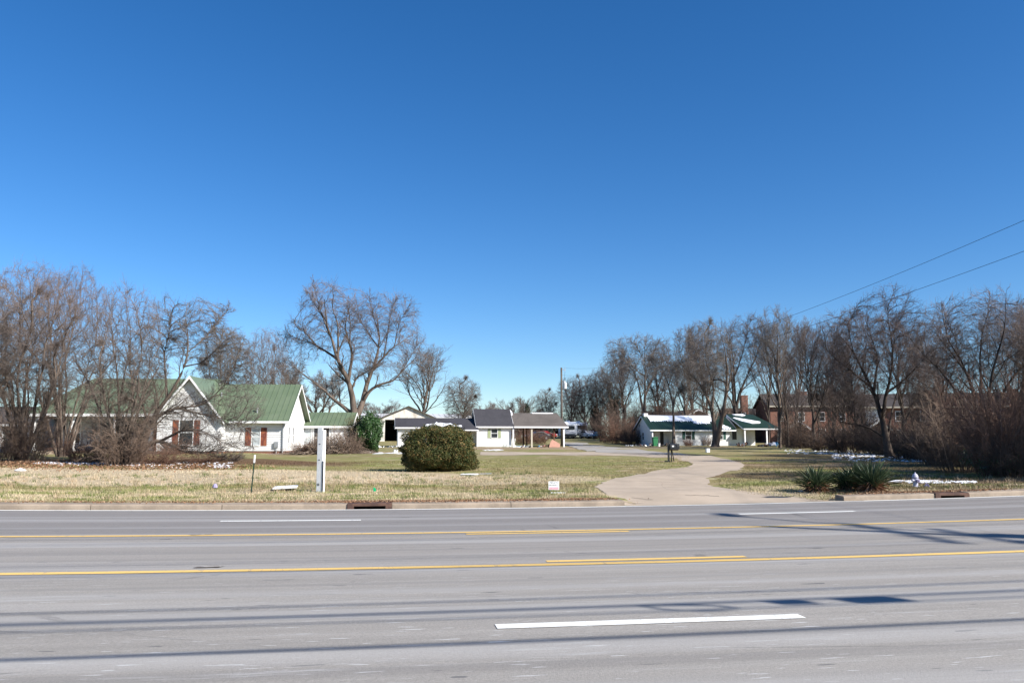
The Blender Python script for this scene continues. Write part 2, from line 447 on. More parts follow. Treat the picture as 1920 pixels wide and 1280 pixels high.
M['yucca'] = leafmat('yucca_blades', [(0, (.028, .055, .028)), (.5, (.055, .09, .045)), (.85, (.11, .14, .07)), (1, (.25, .24, .14))], .5, .35)
M['yucca_dead'] = leafmat('dead_yucca_blades', [(0, (.20, .10, .055)), (.6, (.34, .19, .12)), (1, (.46, .32, .22))], .8, .1)
M['weed'] = leafmat('dry_weeds', [(0, (.36, .26, .16)), (1, (.5, .40, .27))], .9, .1)
M['black_metal'] = plain('black_painted_metal', (.025, .026, .028), .4, .1)
M['post_green'] = plain('dark_green_post', (.02, .05, .035), .5, .1)
M['red'] = plain('red_paint', (.55, .03, .04), .35, .05)
M['ink'] = plain('black_ink', (.02, .02, .02), .6, 0)
M['pink'] = plain('sun_faded_red_print', (.80, .28, .36), .6, .03)
M['sign_white'] = plain('sign_plastic', (.85, .85, .85), .5, .02)
M['hydrant'] = plain('lavender_grey_paint', (.46, .46, .56), .45, .1)
M['hydrant_band'] = plain('dull_violet_paint', (.2, .17, .27), .5, .1)
M['bin'] = plain('green_plastic_bin', (.03, .17, .07), .45, .05)
M['rv'] = plain('white_trailer_skin', (.70, .72, .76), .3, .05); M['rv_grey'] = plain('grey_trailer_stripe', (.28, .30, .35), .35, .1)
M['rubber'] = plain('tyre_rubber', (.02, .02, .02), .8, .1)
M['blue'] = plain('blue_tarp', (.03, .17, .34), .5, .1)
M['terra'] = plain('terracotta_panel', (.42, .23, .17), .8, .1)
M['brownwood'] = plain('brown_timber', (.13, .075, .05), .8, .2)
M['greenplastic'] = plain('bright_green_plastic', (.0, .42, .16), .4, .02)
M['purple'] = plain('purple_plastic', (.34, .30, .46), .4, .1)
M['litter_leaf'] = leafmat('fallen_leaves', [(0, (.17, .09, .05)), (.6, (.30, .17, .10)), (1, (.45, .33, .22))], .9, .05)
M['grey_wall'] = siding('grey_wall', (.42, .42, .44), .2)
M['pale_metal'] = plain('pale_sheet_metal', (.60, .59, .57), .5, .08, .6)
M['beige'] = plain('beige_panel', (.50, .45, .36), .7, .06)

# ------------------------------------------------------------------ ground, road, kerb, drive
def s_at(px, py):
    p = hit(px, py); return sq(p.x, p.y)[0]
sK0, sK1 = s_at(1168, 948), s_at(1570, 939); MOUTH[:] = [sK0, sK1]
def grid_mesh(name, ss, qs, zf, mat):
    Sg, Qg = np.meshgrid(ss, qs); X, Y = xy(Sg, Qg); Z = zf(X, Y, Sg, Qg)
    V = np.stack([X, Y, Z], -1).reshape(-1, 3); n, m = Sg.shape
    i = np.arange(n - 1)[:, None] * m + np.arange(m - 1)[None]
    return np_mesh(name, V, [np.stack([i, i + 1, i + m + 1, i + m], -1).reshape(-1, 4)], mat, smooth=True)
near = np.arange(-45, 45.1, .6)
ss = np.concatenate([[-1500, -800, -400, -250], np.arange(-180, -45, 5), near, np.arange(50, 181, 5), [250, 400, 800, 1500]])
qs = np.concatenate([np.arange(.58, 30, .6), np.arange(30, 60, 1.5), np.arange(60, 180, 5), [200, 250, 300, 400, 700, 1500]])
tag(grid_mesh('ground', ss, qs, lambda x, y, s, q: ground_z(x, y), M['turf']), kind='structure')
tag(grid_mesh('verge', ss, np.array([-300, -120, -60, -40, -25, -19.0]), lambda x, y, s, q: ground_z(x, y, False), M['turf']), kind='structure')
tag(grid_mesh('road', ss, np.concatenate([np.arange(-17.8, 0, .4), [.2]]), lambda x, y, s, q: road_z(s, q), M['asphalt']), kind='structure')
tag(grid_mesh('sidewalk', ss, np.array([-19.3, -18.1]), lambda x, y, s, q: ground_z(x, y, False) + .004, M['kerb']), kind='structure')

def kerb(name, q0, q1, breaks, sgn):
    V = []; Fc = []
    for a, b in breaks:
        n = max(2, int((b - a) / 1.0)); sl = np.linspace(a, b, n)
        prof = [(q0, -.05), (q0, .10), (q0 + .03 * sgn, .13), (q1, .145), (q1, -.05)]
        base = len(V)
        for s_ in sl:
            for qq, zz in prof:
                x, y = xy(s_, qq); V.append((x, y, float(long_z(s_, 0)) + zz))
        k = len(prof)
        for i in range(n - 1):
            for j in range(k - 1):
                a0 = base + i * k + j; Fc.append([a0, a0 + 1, a0 + k + 1, a0 + k])
        Fc.append([base + j for j in range(k)]); Fc.append([base + (n - 1) * k + j for j in reversed(range(k))])
    me = D.meshes.new(name); me.from_pydata(V, [], Fc); me.materials.append(M['kerb'])
    o = D.objects.new(name, me); COL.objects.link(o); tag(o, kind='structure')
def s_at(px, py):
    p = hit(px, py); return sq(p.x, p.y)[0]
sD0, sD1 = s_at(652, 953), s_at(735, 953)
sE0, sE1 = s_at(1748, 934), s_at(1808, 932)
sK0, sK1 = s_at(1168, 948), s_at(1570, 939)
# kerb stones about three metres long with open joints, drains and the mouth of the drive left out
def stones(a, b, L=3.05):
    n = max(1, round((b - a) / L)); e = np.linspace(a, b, n + 1); return [(e[i] + .008, e[i + 1] - .008) for i in range(n)]
br = stones(-150, sD0) + stones(sD1, sK0) + stones(sK1, sE0) + stones(sE1, 150)
kerb('kerb', .16, .62, br, 1); kerb('kerb', -17.7, -18.15, stones(-60, 60), -1)

def strip(name, s0, s1, qa, qb, mat, dz=.006, zf=None, step=.6, ragged=0.0, seed=0):
    rg = np.random.default_rng(seed); n = max(2, int((s1 - s0) / step) + 1); sl = np.linspace(s0, s1, n); V = []
    for s_ in sl:
        for q in (qa, qb):
            x, y = xy(s_, q + rg.normal() * ragged); V.append((x, y, float(road_z(s_, q)) + dz))
    Fc = np.array([[2 * i, 2 * i + 2, 2 * i + 3, 2 * i + 1] for i in range(n - 1)])
    return tag(np_mesh(name, np.array(V), [Fc], mat), kind='structure')
strip('edge_line', -150, 150, -.13, .07, M['white_paint'], ragged=.004)
strip('edge_line', -60, 60, -17.2, -17.05, M['white_paint'])
QF, QYF, QYN, QN = -3.0, -5.72, -9.85, -13.42
def spx(px, py): return s_at(px, py)
f0 = spx(418, 976); n0 = spx(932, 1181)
for k in range(-6, 9):
    strip('lane_dash', f0 + 11.5 * k, f0 + 11.5 * k + 2.9, QF - .09, QF + .09, M['white_paint'])
    strip('lane_dash', n0 + 12.19 * k, n0 + 12.19 * k + 3.05, QN - .09, QN + .09, M['white_paint'], ragged=.003)
strip('yellow_line', -150, 150, QYF - .085, QYF + .085, M['yellow_paint'], ragged=.003)
strip('yellow_line', -150, 150, QYN - .085, QYN + .085, M['yellow_paint'], ragged=.003)
y0, y1 = spx(873, 1001), spx(1177, 996); y2, y3 = spx(1028, 1056), spx(1404, 1047)
for k in range(-4, 5):
    strip('yellow_dash', y0 + 12.19 * k if k else y0, (y0 if k else y0) + 12.19 * k + (y1 - y0), QYF - .38, QYF - .22, M['yellow_paint']) if k == 0 or abs(k) > 1 else None
    strip('yellow_dash', y2 + 12.19 * k, y2 + 12.19 * k + (y3 - y2), QYN + .22, QYN + .37, M['yellow_paint']) if k == 0 or abs(k) > 1 else None
# two scars where road reflectors have broken out
def blob(name, s, q, a, b, mat, dz, kind='structure', seed=1, z=None, n=26, amp=.3):
    rg = np.random.default_rng(seed); ph = rg.random(5) * 6.28; V = []
    zb = None
    for i in range(n):
        t = 2 * math.pi * i / n; r = 1 + amp * (math.sin(2 * t + ph[0]) * .4 + math.sin(3 * t + ph[1]) * .35 + math.sin(5 * t + ph[2]) * .3 + math.sin(7 * t + ph[3]) * .2)
        x, y = xy(s + a * r * math.cos(t), q + b * r * math.sin(t)); V.append((x, y, float(road_z(s, q)) + dz))
    o = MB().poly(V).build(name, mat, fix=False); return tag(o, kind=kind)
M['scar'] = plain('broken_asphalt', (.10, .085, .075), .9, .3, 20); M['scar2'] = plain('chalky_patch', (.45, .42, .38), .9, .2, 20)
for i, (px, py) in enumerate(((374, 1004), (392, 1064))):
    p = hit(px, py); s_, q_ = sq(p.x, p.y)
    blob('road_scar', s_, q_ + .03, .18, .07, M['scar'], .009, seed=i + 3, amp=.5); blob('road_scar', s_ + .02, q_ + .02, .14, .03, M['scar2'], .013, seed=i + 8, amp=.5)

# storm drains
def drain(s0, s1, label):
    x, y = xy(s0, 0); w_ = s1 - s0
    e = empty('storm_drain', (x, y, float(long_z(s0, 0))), TH, label, 'storm drain', 'kerb inlets')
    MB().box(0, w_, .13, .8, .10, .142).build('cover', M['rust'], e, bevel=.01)
    MB().box(0, .16, .13, .8, -.06, .108).box(w_ - .16, w_, .13, .8, -.06, .108).box(.16, w_ - .16, .13, .2, .075, .108).box(.162, w_ - .162, .62, .7, -.06, .106).build('frame', M['rust'], e)
    MB().box(.163, w_ - .163, .3, .6, -.08, .0).build('chamber', M['dark'], e)
drain(sD0, sD1, 'rusty brown kerb drain in front of the white post'); drain(sE0, sE1, 'rusty brown kerb drain at the right, near the hydrant')

# the concrete drive: bands between a left and a right edge, draped on the ground
def drape(name, Ls, Rs, mat, dz, across=8, along=8, seed=0, rag=.07):
    rg = np.random.default_rng(seed)
    def res(pts, n):
        pts = np.array([(p.x, p.y) for p in pts]); k = len(pts); t = np.linspace(0, k - 1, n); o = np.zeros((n, 2))
        for i, tt in enumerate(t):
            j = min(int(tt), k - 2); u = tt - j; p0, p1, p2, p3 = pts[max(j - 1, 0)], pts[j], pts[j + 1], pts[min(j + 2, k - 1)]
            o[i] = .5 * ((2 * p1) + (-p0 + p2) * u + (2 * p0 - 5 * p1 + 4 * p2 - p3) * u * u + (-p0 + 3 * p1 - 3 * p2 + p3) * u ** 3)
        return o
    n = (len(Ls) - 1) * along + 1; a = res(Ls, n) + rg.normal(size=(n, 2)) * rag; b = res(Rs, n) + rg.normal(size=(n, 2)) * rag
    t = np.linspace(0, 1, across + 1)[None, :, None]; P = a[:, None] * (1 - t) + b[:, None] * t
    s_, q_ = sq(P[..., 0], P[..., 1]); Z = ground_z(P[..., 0], P[..., 1]) + dz
    kk = np.clip((q_ - .1) / .9, 0, 1); Z = np.where(q_ < 1.0, np.maximum((road_z(s_, q_) + .012) * (1 - kk) + Z * kk, Z * (q_ > .45)), Z)
    V = np.concatenate([P, Z[..., None]], -1).reshape(-1, 3); m = across + 1
    i = np.arange(n - 1)[:, None] * m + np.arange(m - 1)[None]
    return tag(np_mesh(name, V, [np.stack([i, i + 1, i + m + 1, i + m], -1).reshape(-1, 4)], mat, smooth=True), kind='structure')
H_ = lambda L: [hit(*p) for p in L]
SV = lambda s, q: Vector((*xy(s, q), 0))
Lm = [SV(sK0, .1), SV(sK0, .7)] + H_([ (1140, 930), (1117, 913), (1150, 898), (1225, 885), (1280, 877), (1298, 869), (1270, 861), (1200, 856), (1120, 853.5), (1000, 853), (900, 853)])
Rm = [SV(sK1 + .5, .1), SV(sK1 - .2, .5)] + H_([(1470, 929), (1395, 921), (1345, 913), (1328, 902), (1352, 889), (1388, 880), (1393, 871), (1362, 861), (1280, 853), (1180, 847.5), (1050, 847.5), (900, 847.5)])
drape('driveway', Lm, Rm, M['concrete'], .014, 14, 10, 1)
Lb = H_([(1120, 848.5), (1090, 843), (1075, 838), (1060, 833), (1055, 829)])
Rb = H_([(1290, 854), (1225, 846), (1160, 839), (1105, 833), (1085, 829)])
drape('driveway', Lb, Rb, M['gravel'], .03, 8, 6, 2, .2)
def crack(pts, wd=.012):
    P = H_(pts); V = []
    rg = np.random.default_rng(int(pts[0][0])); L = []
    for a, b in zip(P[:-1], P[1:]):
        for k in range(6): L.append(a.lerp(b, k / 6) + Vector((rg.normal() * .05, rg.normal() * .05, 0)))
    for i, p in enumerate(L):
        s_, q_ = sq(p.x, p.y); z = gz(p.x, p.y) + .02
        if q_ < 1.7:
            kk = min(max((q_ - .1) / 1.6, 0), 1); z = max(z, float(road_z(s_, q_)) + .02)
        V += [(p.x, p.y - wd * 2, z), (p.x, p.y + wd * 2, z)]
    Fc = np.array([[2 * i, 2 * i + 2, 2 * i + 3, 2 * i + 1] for i in range(len(L) - 1)])
    tag(np_mesh('drive_crack', np.array(V), [Fc], M['scar']), kind='structure')
crack([(1285, 931), (1330, 930.5), (1350, 933)]); crack([(1180, 934), (1230, 940)]); crack([(1215, 882), (1320, 879)]); crack([(1150, 903), (1240, 904), (1330, 907)], .007); crack([(1262, 889), (1345, 890)], .007); crack([(1300, 867), (1388, 868)], .007); crack([(1240, 905), (1252, 922)], .007); 

# ------------------------------------------------------------------ tubes for branches
def unit(a): return a / np.maximum(np.linalg.norm(a, axis=-1, keepdims=True), 1e-9)
def grow(rg, P0, D0, L, r0, r1, npts, wig, up, droop=0.0):
    n = len(P0); P = np.zeros((n, npts, 3)); P[:, 0] = P0; d = unit(D0); st = (L / (npts - 1))[:, None]
    for i in range(1, npts):
        P[:, i] = P[:, i - 1] + d * st
        d = d + rg.normal(size=(n, 3)) * wig; d[:, 2] += up - droop * i
        d = unit(d)
    Rr = r0[:, None] + (r1 - r0)[:, None] * np.linspace(0, 1, npts)[None]
    return P, Rr
def plen(P): return np.linalg.norm(np.diff(P, axis=1), axis=2).sum(1)
def spawn(rg, P, Rr, k, t0, ang, ratio, npts, wig, up, rr=.55, rmin=.004, rmax=9, droop=0.0, taper=.5, tip=.35, lmin=0.0):
    n, m, _ = P.shape; L = plen(P)
    t = t0 + (1 - t0) * (np.arange(k)[None] + rg.random((n, k))) / k; t = np.minimum(t, .999)
    idx = t * (m - 1); i = idx.astype(int); f = (idx - i)[..., None]; row = np.arange(n)[:, None]
    pos = P[row, i] * (1 - f) + P[row, i + 1] * f; dr = unit(P[row, i + 1] - P[row, i])
    rad = Rr[row, i] * (1 - f[..., 0]) + Rr[row, i + 1] * f[..., 0]
    u = unit(np.cross(dr, rg.normal(size=dr.shape))); a = R(1) * (ang + rg.normal(size=t.shape) * ang * .2) * (1.2 - .62 * t)
    d = dr * np.cos(a)[..., None] + u * np.sin(a)[..., None]
    CL = L[:, None] * ratio * (1 - taper * (t - t0) / (1 - t0)) * rg.uniform(.6, 1.2, t.shape)
    CL = np.maximum(CL, lmin * rg.uniform(.7, 1.2, t.shape))
    r0 = np.clip(rad * rr, rmin, rmax)
    return grow(rg, pos.reshape(-1, 3), d.reshape(-1, 3), CL.ravel(), r0.ravel(), r0.ravel() * tip, npts, wig, up, droop)
def tubes(sets, sides):
    Vs = []; Fs = []; b = 0
    for (P, Rr), sd in zip(sets, sides):
        n, m, _ = P.shape
        T = np.empty_like(P); T[:, 1:-1] = P[:, 2:] - P[:, :-2]; T[:, 0] = P[:, 1] - P[:, 0]; T[:, -1] = P[:, -1] - P[:, -2]; T = unit(T)
        ref = np.where(np.abs(T[..., 2:3]) < .9, np.array([0, 0, 1.0]), np.array([1.0, 0, 0])); U = unit(np.cross(T, ref)); W = np.cross(T, U)
        a = np.arange(sd) * 2 * math.pi / sd
        V = P[:, :, None] + (U[:, :, None] * np.cos(a)[None, None, :, None] + W[:, :, None] * np.sin(a)[None, None, :, None]) * Rr[:, :, None, None]
        Vs.append(V.reshape(-1, 3)); i = (np.arange(n)[:, None, None] * m + np.arange(m - 1)[None, :, None]) * sd; k = np.arange(sd)[None, None]; k2 = (k + 1) % sd
        Fs.append((np.stack([i + k, i + k2, i + sd + k2, i + sd + k], -1)).reshape(-1, 4) + b); b += n * m * sd
    return np.concatenate(Vs), np.concatenate(Fs)

def finish_tree(rg, e, stems, prm, bark, twig, fit=None):
    """stems: (P, R); adds four orders of branches and links trunk and crown meshes"""
    k1, k2, k3, k4 = prm.get('k', (9, 7, 6, 4)); up = prm.get('up', .08); an = prm.get('ang', 42); r3 = prm.get('r3', .013) * .72; r4 = prm.get('r4', .0085) * .66
    ra = prm.get('ratio', (.42, .55, .52, .6)); t0 = prm.get('t0', .3)
    l1 = spawn(rg, *stems, k1, t0, an, ra[0], 9, .10, up, .5, .02, droop=prm.get('droop', 0), taper=.38)
    l2 = spawn(rg, *l1, k2, .12, an, ra[1], 6, .09, up * .6, .6, .012, .05, taper=.4, lmin=prm.get('lm', .7) * 1.0)
    l3 = spawn(rg, *l2, k3, .12, an, ra[2], 3, .10, up * .5, .6, r3 * .7, r3, taper=.35, lmin=prm.get('lm', .7) * .5)
    l4 = spawn(rg, *l3, k4, .12, an, ra[3], 2, .1, up * .4, .7, r4 * .7, r4, taper=.3, lmin=prm.get('lm', .7) * .3)
    sets = [stems, l1, l2, l3, l4]
    if prm.get('top'):
        hh = np.percentile(np.concatenate([l3[0].reshape(-1, 3), l4[0].reshape(-1, 3)])[:, 2], 99.8); k_ = min(1, prm['top'] / hh)
        sets = [(P * np.array([1, 1, k_]), r_) for P, r_ in sets]
    if fit:                         # scale to the wanted half width and height
        allp = np.concatenate([l3[0].reshape(-1, 3), l4[0].reshape(-1, 3)])
        hw = np.percentile(np.abs(allp[:, 0]), 98.5); hh = np.percentile(allp[:, 2], 99.7)
        sc = np.array([fit[0] / hw, fit[0] / hw, fit[1] / hh])
        sets = [(P * sc, r_) for P, r_ in sets]
    V, Fq = tubes(sets[:2], (9, 5)); np_mesh('trunk', V, [Fq], bark, e, smooth=True)
    V, Fq = tubes(sets[2:], (4, 3, 3)); np_mesh('crown', V, [Fq], twig, e, smooth=False)
    return e

def resample(pts, n=22):
    pts = np.array(pts, float); d = np.concatenate([[0], np.cumsum(np.linalg.norm(np.diff(pts, axis=0), axis=1))]); t = np.linspace(0, d[-1], n)
    o = np.stack([np.interp(t, d, pts[:, i]) for i in range(3)], 1)
    for _ in range(2): o[1:-1] = .25 * o[:-2] + .5 * o[1:-1] + .25 * o[2:]
    return o, d[-1]

def colonise(rg, stems, att, step, di, dk, prm):
    """branches grow from the limbs towards points spread through the crown"""
    P0, R0 = stems; n0 = P0.shape[0] * P0.shape[1]
    nodes = [P0.reshape(-1, 3)]; rad0 = R0.ravel(); dirs = [unit(np.gradient(P0, axis=1)).reshape(-1, 3)]; par = [np.full(n0, -1)]
    ok0 = np.ones(n0, bool).reshape(P0.shape[:2]); ok0[:, :5] = False; ok0 = ok0.ravel()
    dist = np.full(len(att), 1e9); near = np.full(len(att), -1)
    def upd(Q, base, mask=None):
        for a in range(0, len(Q), 400):
            d = np.linalg.norm(att[:, None] - Q[None, a:a + 400], axis=2)
            if mask is not None: d[:, ~mask[a:a + 400]] = 1e9
            j = d.argmin(1); m = d[np.arange(len(att)), j]; b = m < dist; dist[b] = m[b]; near[b] = base + a + j[b]
    upd(nodes[0], 0, ok0); alive = np.ones(len(att), bool); tot = n0
    for it in range(60):
        lim = di if it > 12 else di * 2.2
        act = alive & (dist < lim)
        if not act.any(): break
        allN = np.concatenate(nodes); allD = np.concatenate(dirs); idx, inv = np.unique(near[act], return_inverse=True)
        v = np.zeros((len(idx), 3)); np.add.at(v, inv, unit(att[act] - allN[near[act]]))
        d = unit(unit(v) + allD[idx] * 1.05 + np.array([0, 0, .07]) + rg.normal(size=v.shape) * .10)
        new = allN[idx] + d * step
        nodes.append(new); dirs.append(d); par.append(idx); upd(new, tot); tot += len(new); alive &= dist > dk
        if tot > 14000: break
    N_ = np.concatenate(nodes); Pa = np.concatenate(par); Dn = np.concatenate(dirs); e_ = 2.0; acc = np.zeros(tot); r = np.zeros(tot); rt = prm.get('rt', .008); kids = np.zeros(tot)
    for i in range(tot - 1, n0 - 1, -1):
        r[i] = max(acc[i], rt ** e_) ** (1 / e_); acc[Pa[i]] += r[i] ** e_; kids[Pa[i]] += 1
    i = np.arange(n0, tot); p = Pa[i]; rp = np.where(p < n0, np.minimum(rad0[np.minimum(p, n0 - 1)], r[i] * 1.15), r[p]); rp = np.minimum(rp, r[i] * 1.5)
    mid = (N_[p] + N_[i]) / 2 + rg.normal(size=(len(i), 3)) * step * .05
    return (np.stack([N_[p], mid, N_[i]], 1), np.stack([rp, (rp + r[i]) / 2, r[i]], 1)), r[i]

def crown_tree(rg, e, stems, prm, bark, twig, env):
    pts = []
    vol = np.array([a[2] * a[3] * a[4] for a in env]); tot = int(prm.get('natt', 3200) * 1.35)
    for a, v in zip(env, vol / vol.sum()):
        q = unit(rg.normal(size=(int(tot * v), 3))) * (rg.random((int(tot * v), 1)) ** .38); pts.append(np.array([a[0], 0, a[1]]) + q * np.array([a[2], a[4], a[3]]))
    att = np.concatenate(pts); att = att[att[:, 2] > .5]
    size = vol.sum() ** (1 / 3); step = prm.get('step', .34)
    br, r = colonise(rg, stems, att, step, step * 5.5, step * 1.35, prm)
    thick = r > prm.get('rt', .008) * 2.4
    k3, k4 = prm.get('kk', (3, 3)); rt = prm.get('rt', .008); thin = (br[0][~thick], br[1][~thick])
    l3 = spawn(rg, *thin, k3, 0.0, 46, prm.get('l3', 2.0), 3, .1, .02, .8, rt * .55, rt * .8, taper=.1)
    l4 = spawn(rg, *l3, k4, .1, 40, .55, 2, .1, .02, .8, rt * .42, rt * .6, taper=.2)
    # side branches that keep the run of each limb
    k = prm.get('k', (8, 6, 6, 3)) if not prm.get('own') else (6, 5, 5, 3); a1 = spawn(rg, *stems, k[0], .22, 40, prm.get('r1', .22), 8, .09, .05, .5, rt * 2, taper=.3, lmin=size * .2)
    a2 = spawn(rg, *a1, k[1], .1, 42, .55, 5, .09, .03, .6, rt * 1.2, rt * 5, taper=.4, lmin=size * .035); a3 = spawn(rg, *a2, k[2], .1, 42, .55, 3, .1, .02, .6, rt * .6, rt, taper=.35); a4 = spawn(rg, *a3, k[3], .1, 40, .6, 2, .1, .02, .7, rt * .42, rt * .6, taper=.3)
    V, Fq = tubes([stems, (br[0][thick], br[1][thick]), a1], (9, 4, 5)); np_mesh('trunk', V, [Fq], bark, e, smooth=True)
    V, Fq = tubes([thin, l3, l4, a2, a3, a4], (3,) * 6); np_mesh('crown', V, [Fq], twig, e)
    return e

def hand_tree(label, base, Y, stems, seed, prm={}, bark='bark', twig='twig', group=None, cat='tree', zoom=(1, 0, 0), spread=.5, name='bare_tree'):
    """stems: (r0, r1, [(px,py)...]); the outline of the limbs is read in the plane of the trunk and each limb then leans in depth"""
    rg = np.random.default_rng(seed); k, ox, oy = zoom
    cv = lambda p: (ox + p[0] / k, oy + p[1] / k)
    b = cv(base); g = gp(b[0], Y); e = empty(name, g, 0, label, cat, group)
    Ps = []; Rs = []
    for r0, r1, pts in stems:
        w_ = [at(*cv(p), Y) - g for p in pts]; w_ = [(p.x, 0.0, p.z) for p in w_]
        y_start = 0.0
        if Ps:                       # start on the nearest limb
            best = min(((np.hypot(Q[:, 0] - w_[0][0], Q[:, 2] - w_[0][2]).min(), i) for i, Q in enumerate(Ps)))
            Q = Ps[best[1]]; j = np.hypot(Q[:, 0] - w_[0][0], Q[:, 2] - w_[0][2]).argmin()
            if best[0] < .8: y_start = Q[j, 1]; w_[0] = (Q[j, 0], 0, Q[j, 2]); r0 = min(r0, Rs[best[1]][j] * .95)
        L = sum(math.dist(a, b_) for a, b_ in zip(w_[:-1], w_[1:])); lean = rg.uniform(-1, 1) * spread * L
        acc = 0; q = [(w_[0][0], y_start, w_[0][2])]
        for a, b_ in zip(w_[:-1], w_[1:]):
            acc += math.dist(a, b_); q.append((b_[0], y_start + lean * (acc / L) ** 1.2, b_[2]))
        P, L = resample(q); P, L = resample(P[:int(len(P) * .84) + 1]) if len(Ps) or True else (P, L); P[1:] += np.cumsum(rg.normal(size=(len(P) - 1, 3)) * L * .0022, axis=0)
        Ps.append(P); Rs.append(np.linspace(0, 1, len(P)) ** .62 * (r1 * .45 - r0) + r0)
    Rs[0][0] *= 1.35; Rs[0][1] *= 1.12
    if prm.get('env'):
        k_ = Y / F / math.cos(PITCH) / k; ev = []
        for cx, cy, rx, ry in prm['env']:
            c = at(*cv((cx, cy)), Y) - g; ev.append((c.x, c.z, rx * k_, ry * k_, (rx + ry) / 2 * k_ * prm.get('dep', .8)))
        return crown_tree(rg, e, (np.array(Ps), np.array(Rs)), prm, M[bark], M[twig], ev)
    prm = dict(prm, top=(at(b[0], min(cv(p)[1] for st_ in stems for p in st_[2]), Y).z - g.z) * 1.02)
    return finish_tree(rg, e, (np.array(Ps), np.array(Rs)), prm, M[bark], M[twig])

def auto_tree(name, seed, H, W, form, bark='bark', twig='twig', prm={}, nst=6, r=.22):
    rg = np.random.default_rng(seed); e = empty(name, (0, 0, 0))
    if form == 'multi':             # several stems from the ground
        az = np.arange(nst) * 2.4 + rg.random(nst); inc = rg.uniform(.08, .42, nst)
        P0 = np.stack([np.cos(az) * .25, np.sin(az) * .25, az * 0 - .1], 1); Dr = np.stack([np.cos(az) * inc, np.sin(az) * inc, np.ones(nst)], 1)
        r0 = r * rg.uniform(.5, 1, nst)
        st = grow(rg, P0, Dr, H * .9 * rg.uniform(.75, 1.05, nst), r0, r0 * .15, 18, .07, .02)
    else:                           # one trunk that parts into a fan
        th = {'fan': .25, 'tall': .18, 'round': .3}[form] * H
        tr = grow(rg, np.array([[0, 0, -.1]]), np.array([[rg.normal() * .05, rg.normal() * .05, 1.0]]), np.array([H * .82 if form != 'fan' else H * .7]), np.array([r]), np.array([r * .12]), 18, .045, .03)
        inc = {'fan': .8, 'tall': .35, 'round': .75}[form]
        t = np.linspace(.28 if form != 'fan' else .22, .8, nst); j = (t * 17).astype(int); az = np.arange(nst) * 2.4 + rg.random(nst)
        Dr = np.stack([np.cos(az) * inc, np.sin(az) * inc, np.ones(nst)], 1); r0 = tr[1][0, j] * .75
        bt = grow(rg, tr[0][0, j], Dr, H * (.72 - .5 * t) * rg.uniform(.85, 1.15, nst), r0, r0 * .15, 18, .08, .05)
        st = (np.concatenate([tr[0], bt[0]]), np.concatenate([tr[1], bt[1]]))
    if prm.get('own'):
        a_ = prm['own']; st = (st[0][:, :int(18 * a_[0])] if form == 'multi' else st[0], st[1][:, :int(18 * a_[0])] if form == 'multi' else st[1])
        k_ = W / max(np.abs(st[0][..., 0]).max(), W * .75) * .85; st = (st[0] * np.array([k_, k_, .92]), st[1])
        env = [(W * u, H * v, W * ru, H * rv, W * ru) for u, v, ru, rv in a_[1]]
        return crown_tree(rg, e, st, prm, M[bark], M[twig], env)
    return finish_tree(rg, e, st, prm, M[bark], M[twig], fit=(W, H))

def bramble(name, seed, W, Hh, n=60, mat='bramble', dep=None, k=(8, 6, 3), rr=.016, up=.02, droop=.012, stemmat=None):
    rg = np.random.default_rng(seed); e = empty(name, (0, 0, 0)); dep = dep or W
    az = rg.random(n) * 6.28; rad = np.sqrt(rg.random(n)); P0 = np.stack([np.cos(az) * rad * W * .45, np.sin(az) * rad * dep * .45, np.zeros(n) - .05], 1)
    inc = rg.uniform(.1, 1.0, n); Dr = np.stack([np.cos(az) * inc, np.sin(az) * inc * dep / W, np.ones(n)], 1)
    r0 = rg.uniform(.6, 1.5, n) * rr
    st = grow(rg, P0, Dr, Hh * rg.uniform(.6, 1.25, n), r0, r0 * .4, 11, .14, up, droop)
    l1 = spawn(rg, *st, k[0], .12, 48, .38, 6, .18, .02, .7, .007, .02, droop=.02)
    l2 = spawn(rg, *l1, k[1], .1, 48, .42, 4, .2, .02, .8, .006, .012)
    l3 = spawn(rg, *l2, k[2], .1, 45, .5, 3, .2, .02, .9, .0055, .008)
    allp = np.concatenate([l2[0].reshape(-1, 3), l3[0].reshape(-1, 3)])
    sc = np.array([W / np.percentile(np.abs(allp[:, 0]), 98), dep / np.percentile(np.abs(allp[:, 1]), 98), Hh / np.percentile(allp[:, 2], 99)])
    sets = [(P * sc, r_) for P, r_ in (st, l1, l2, l3)]
    for P, _ in sets: P[..., 2] = np.maximum(P[..., 2], -.05)
    V, Fq = tubes(sets[:1], (5,)); np_mesh('stems', V, [Fq], M[stemmat or mat], e)
    V, Fq = tubes(sets[1:], (3, 3, 3)); np_mesh('twigs', V, [Fq], M[mat], e)
    return e

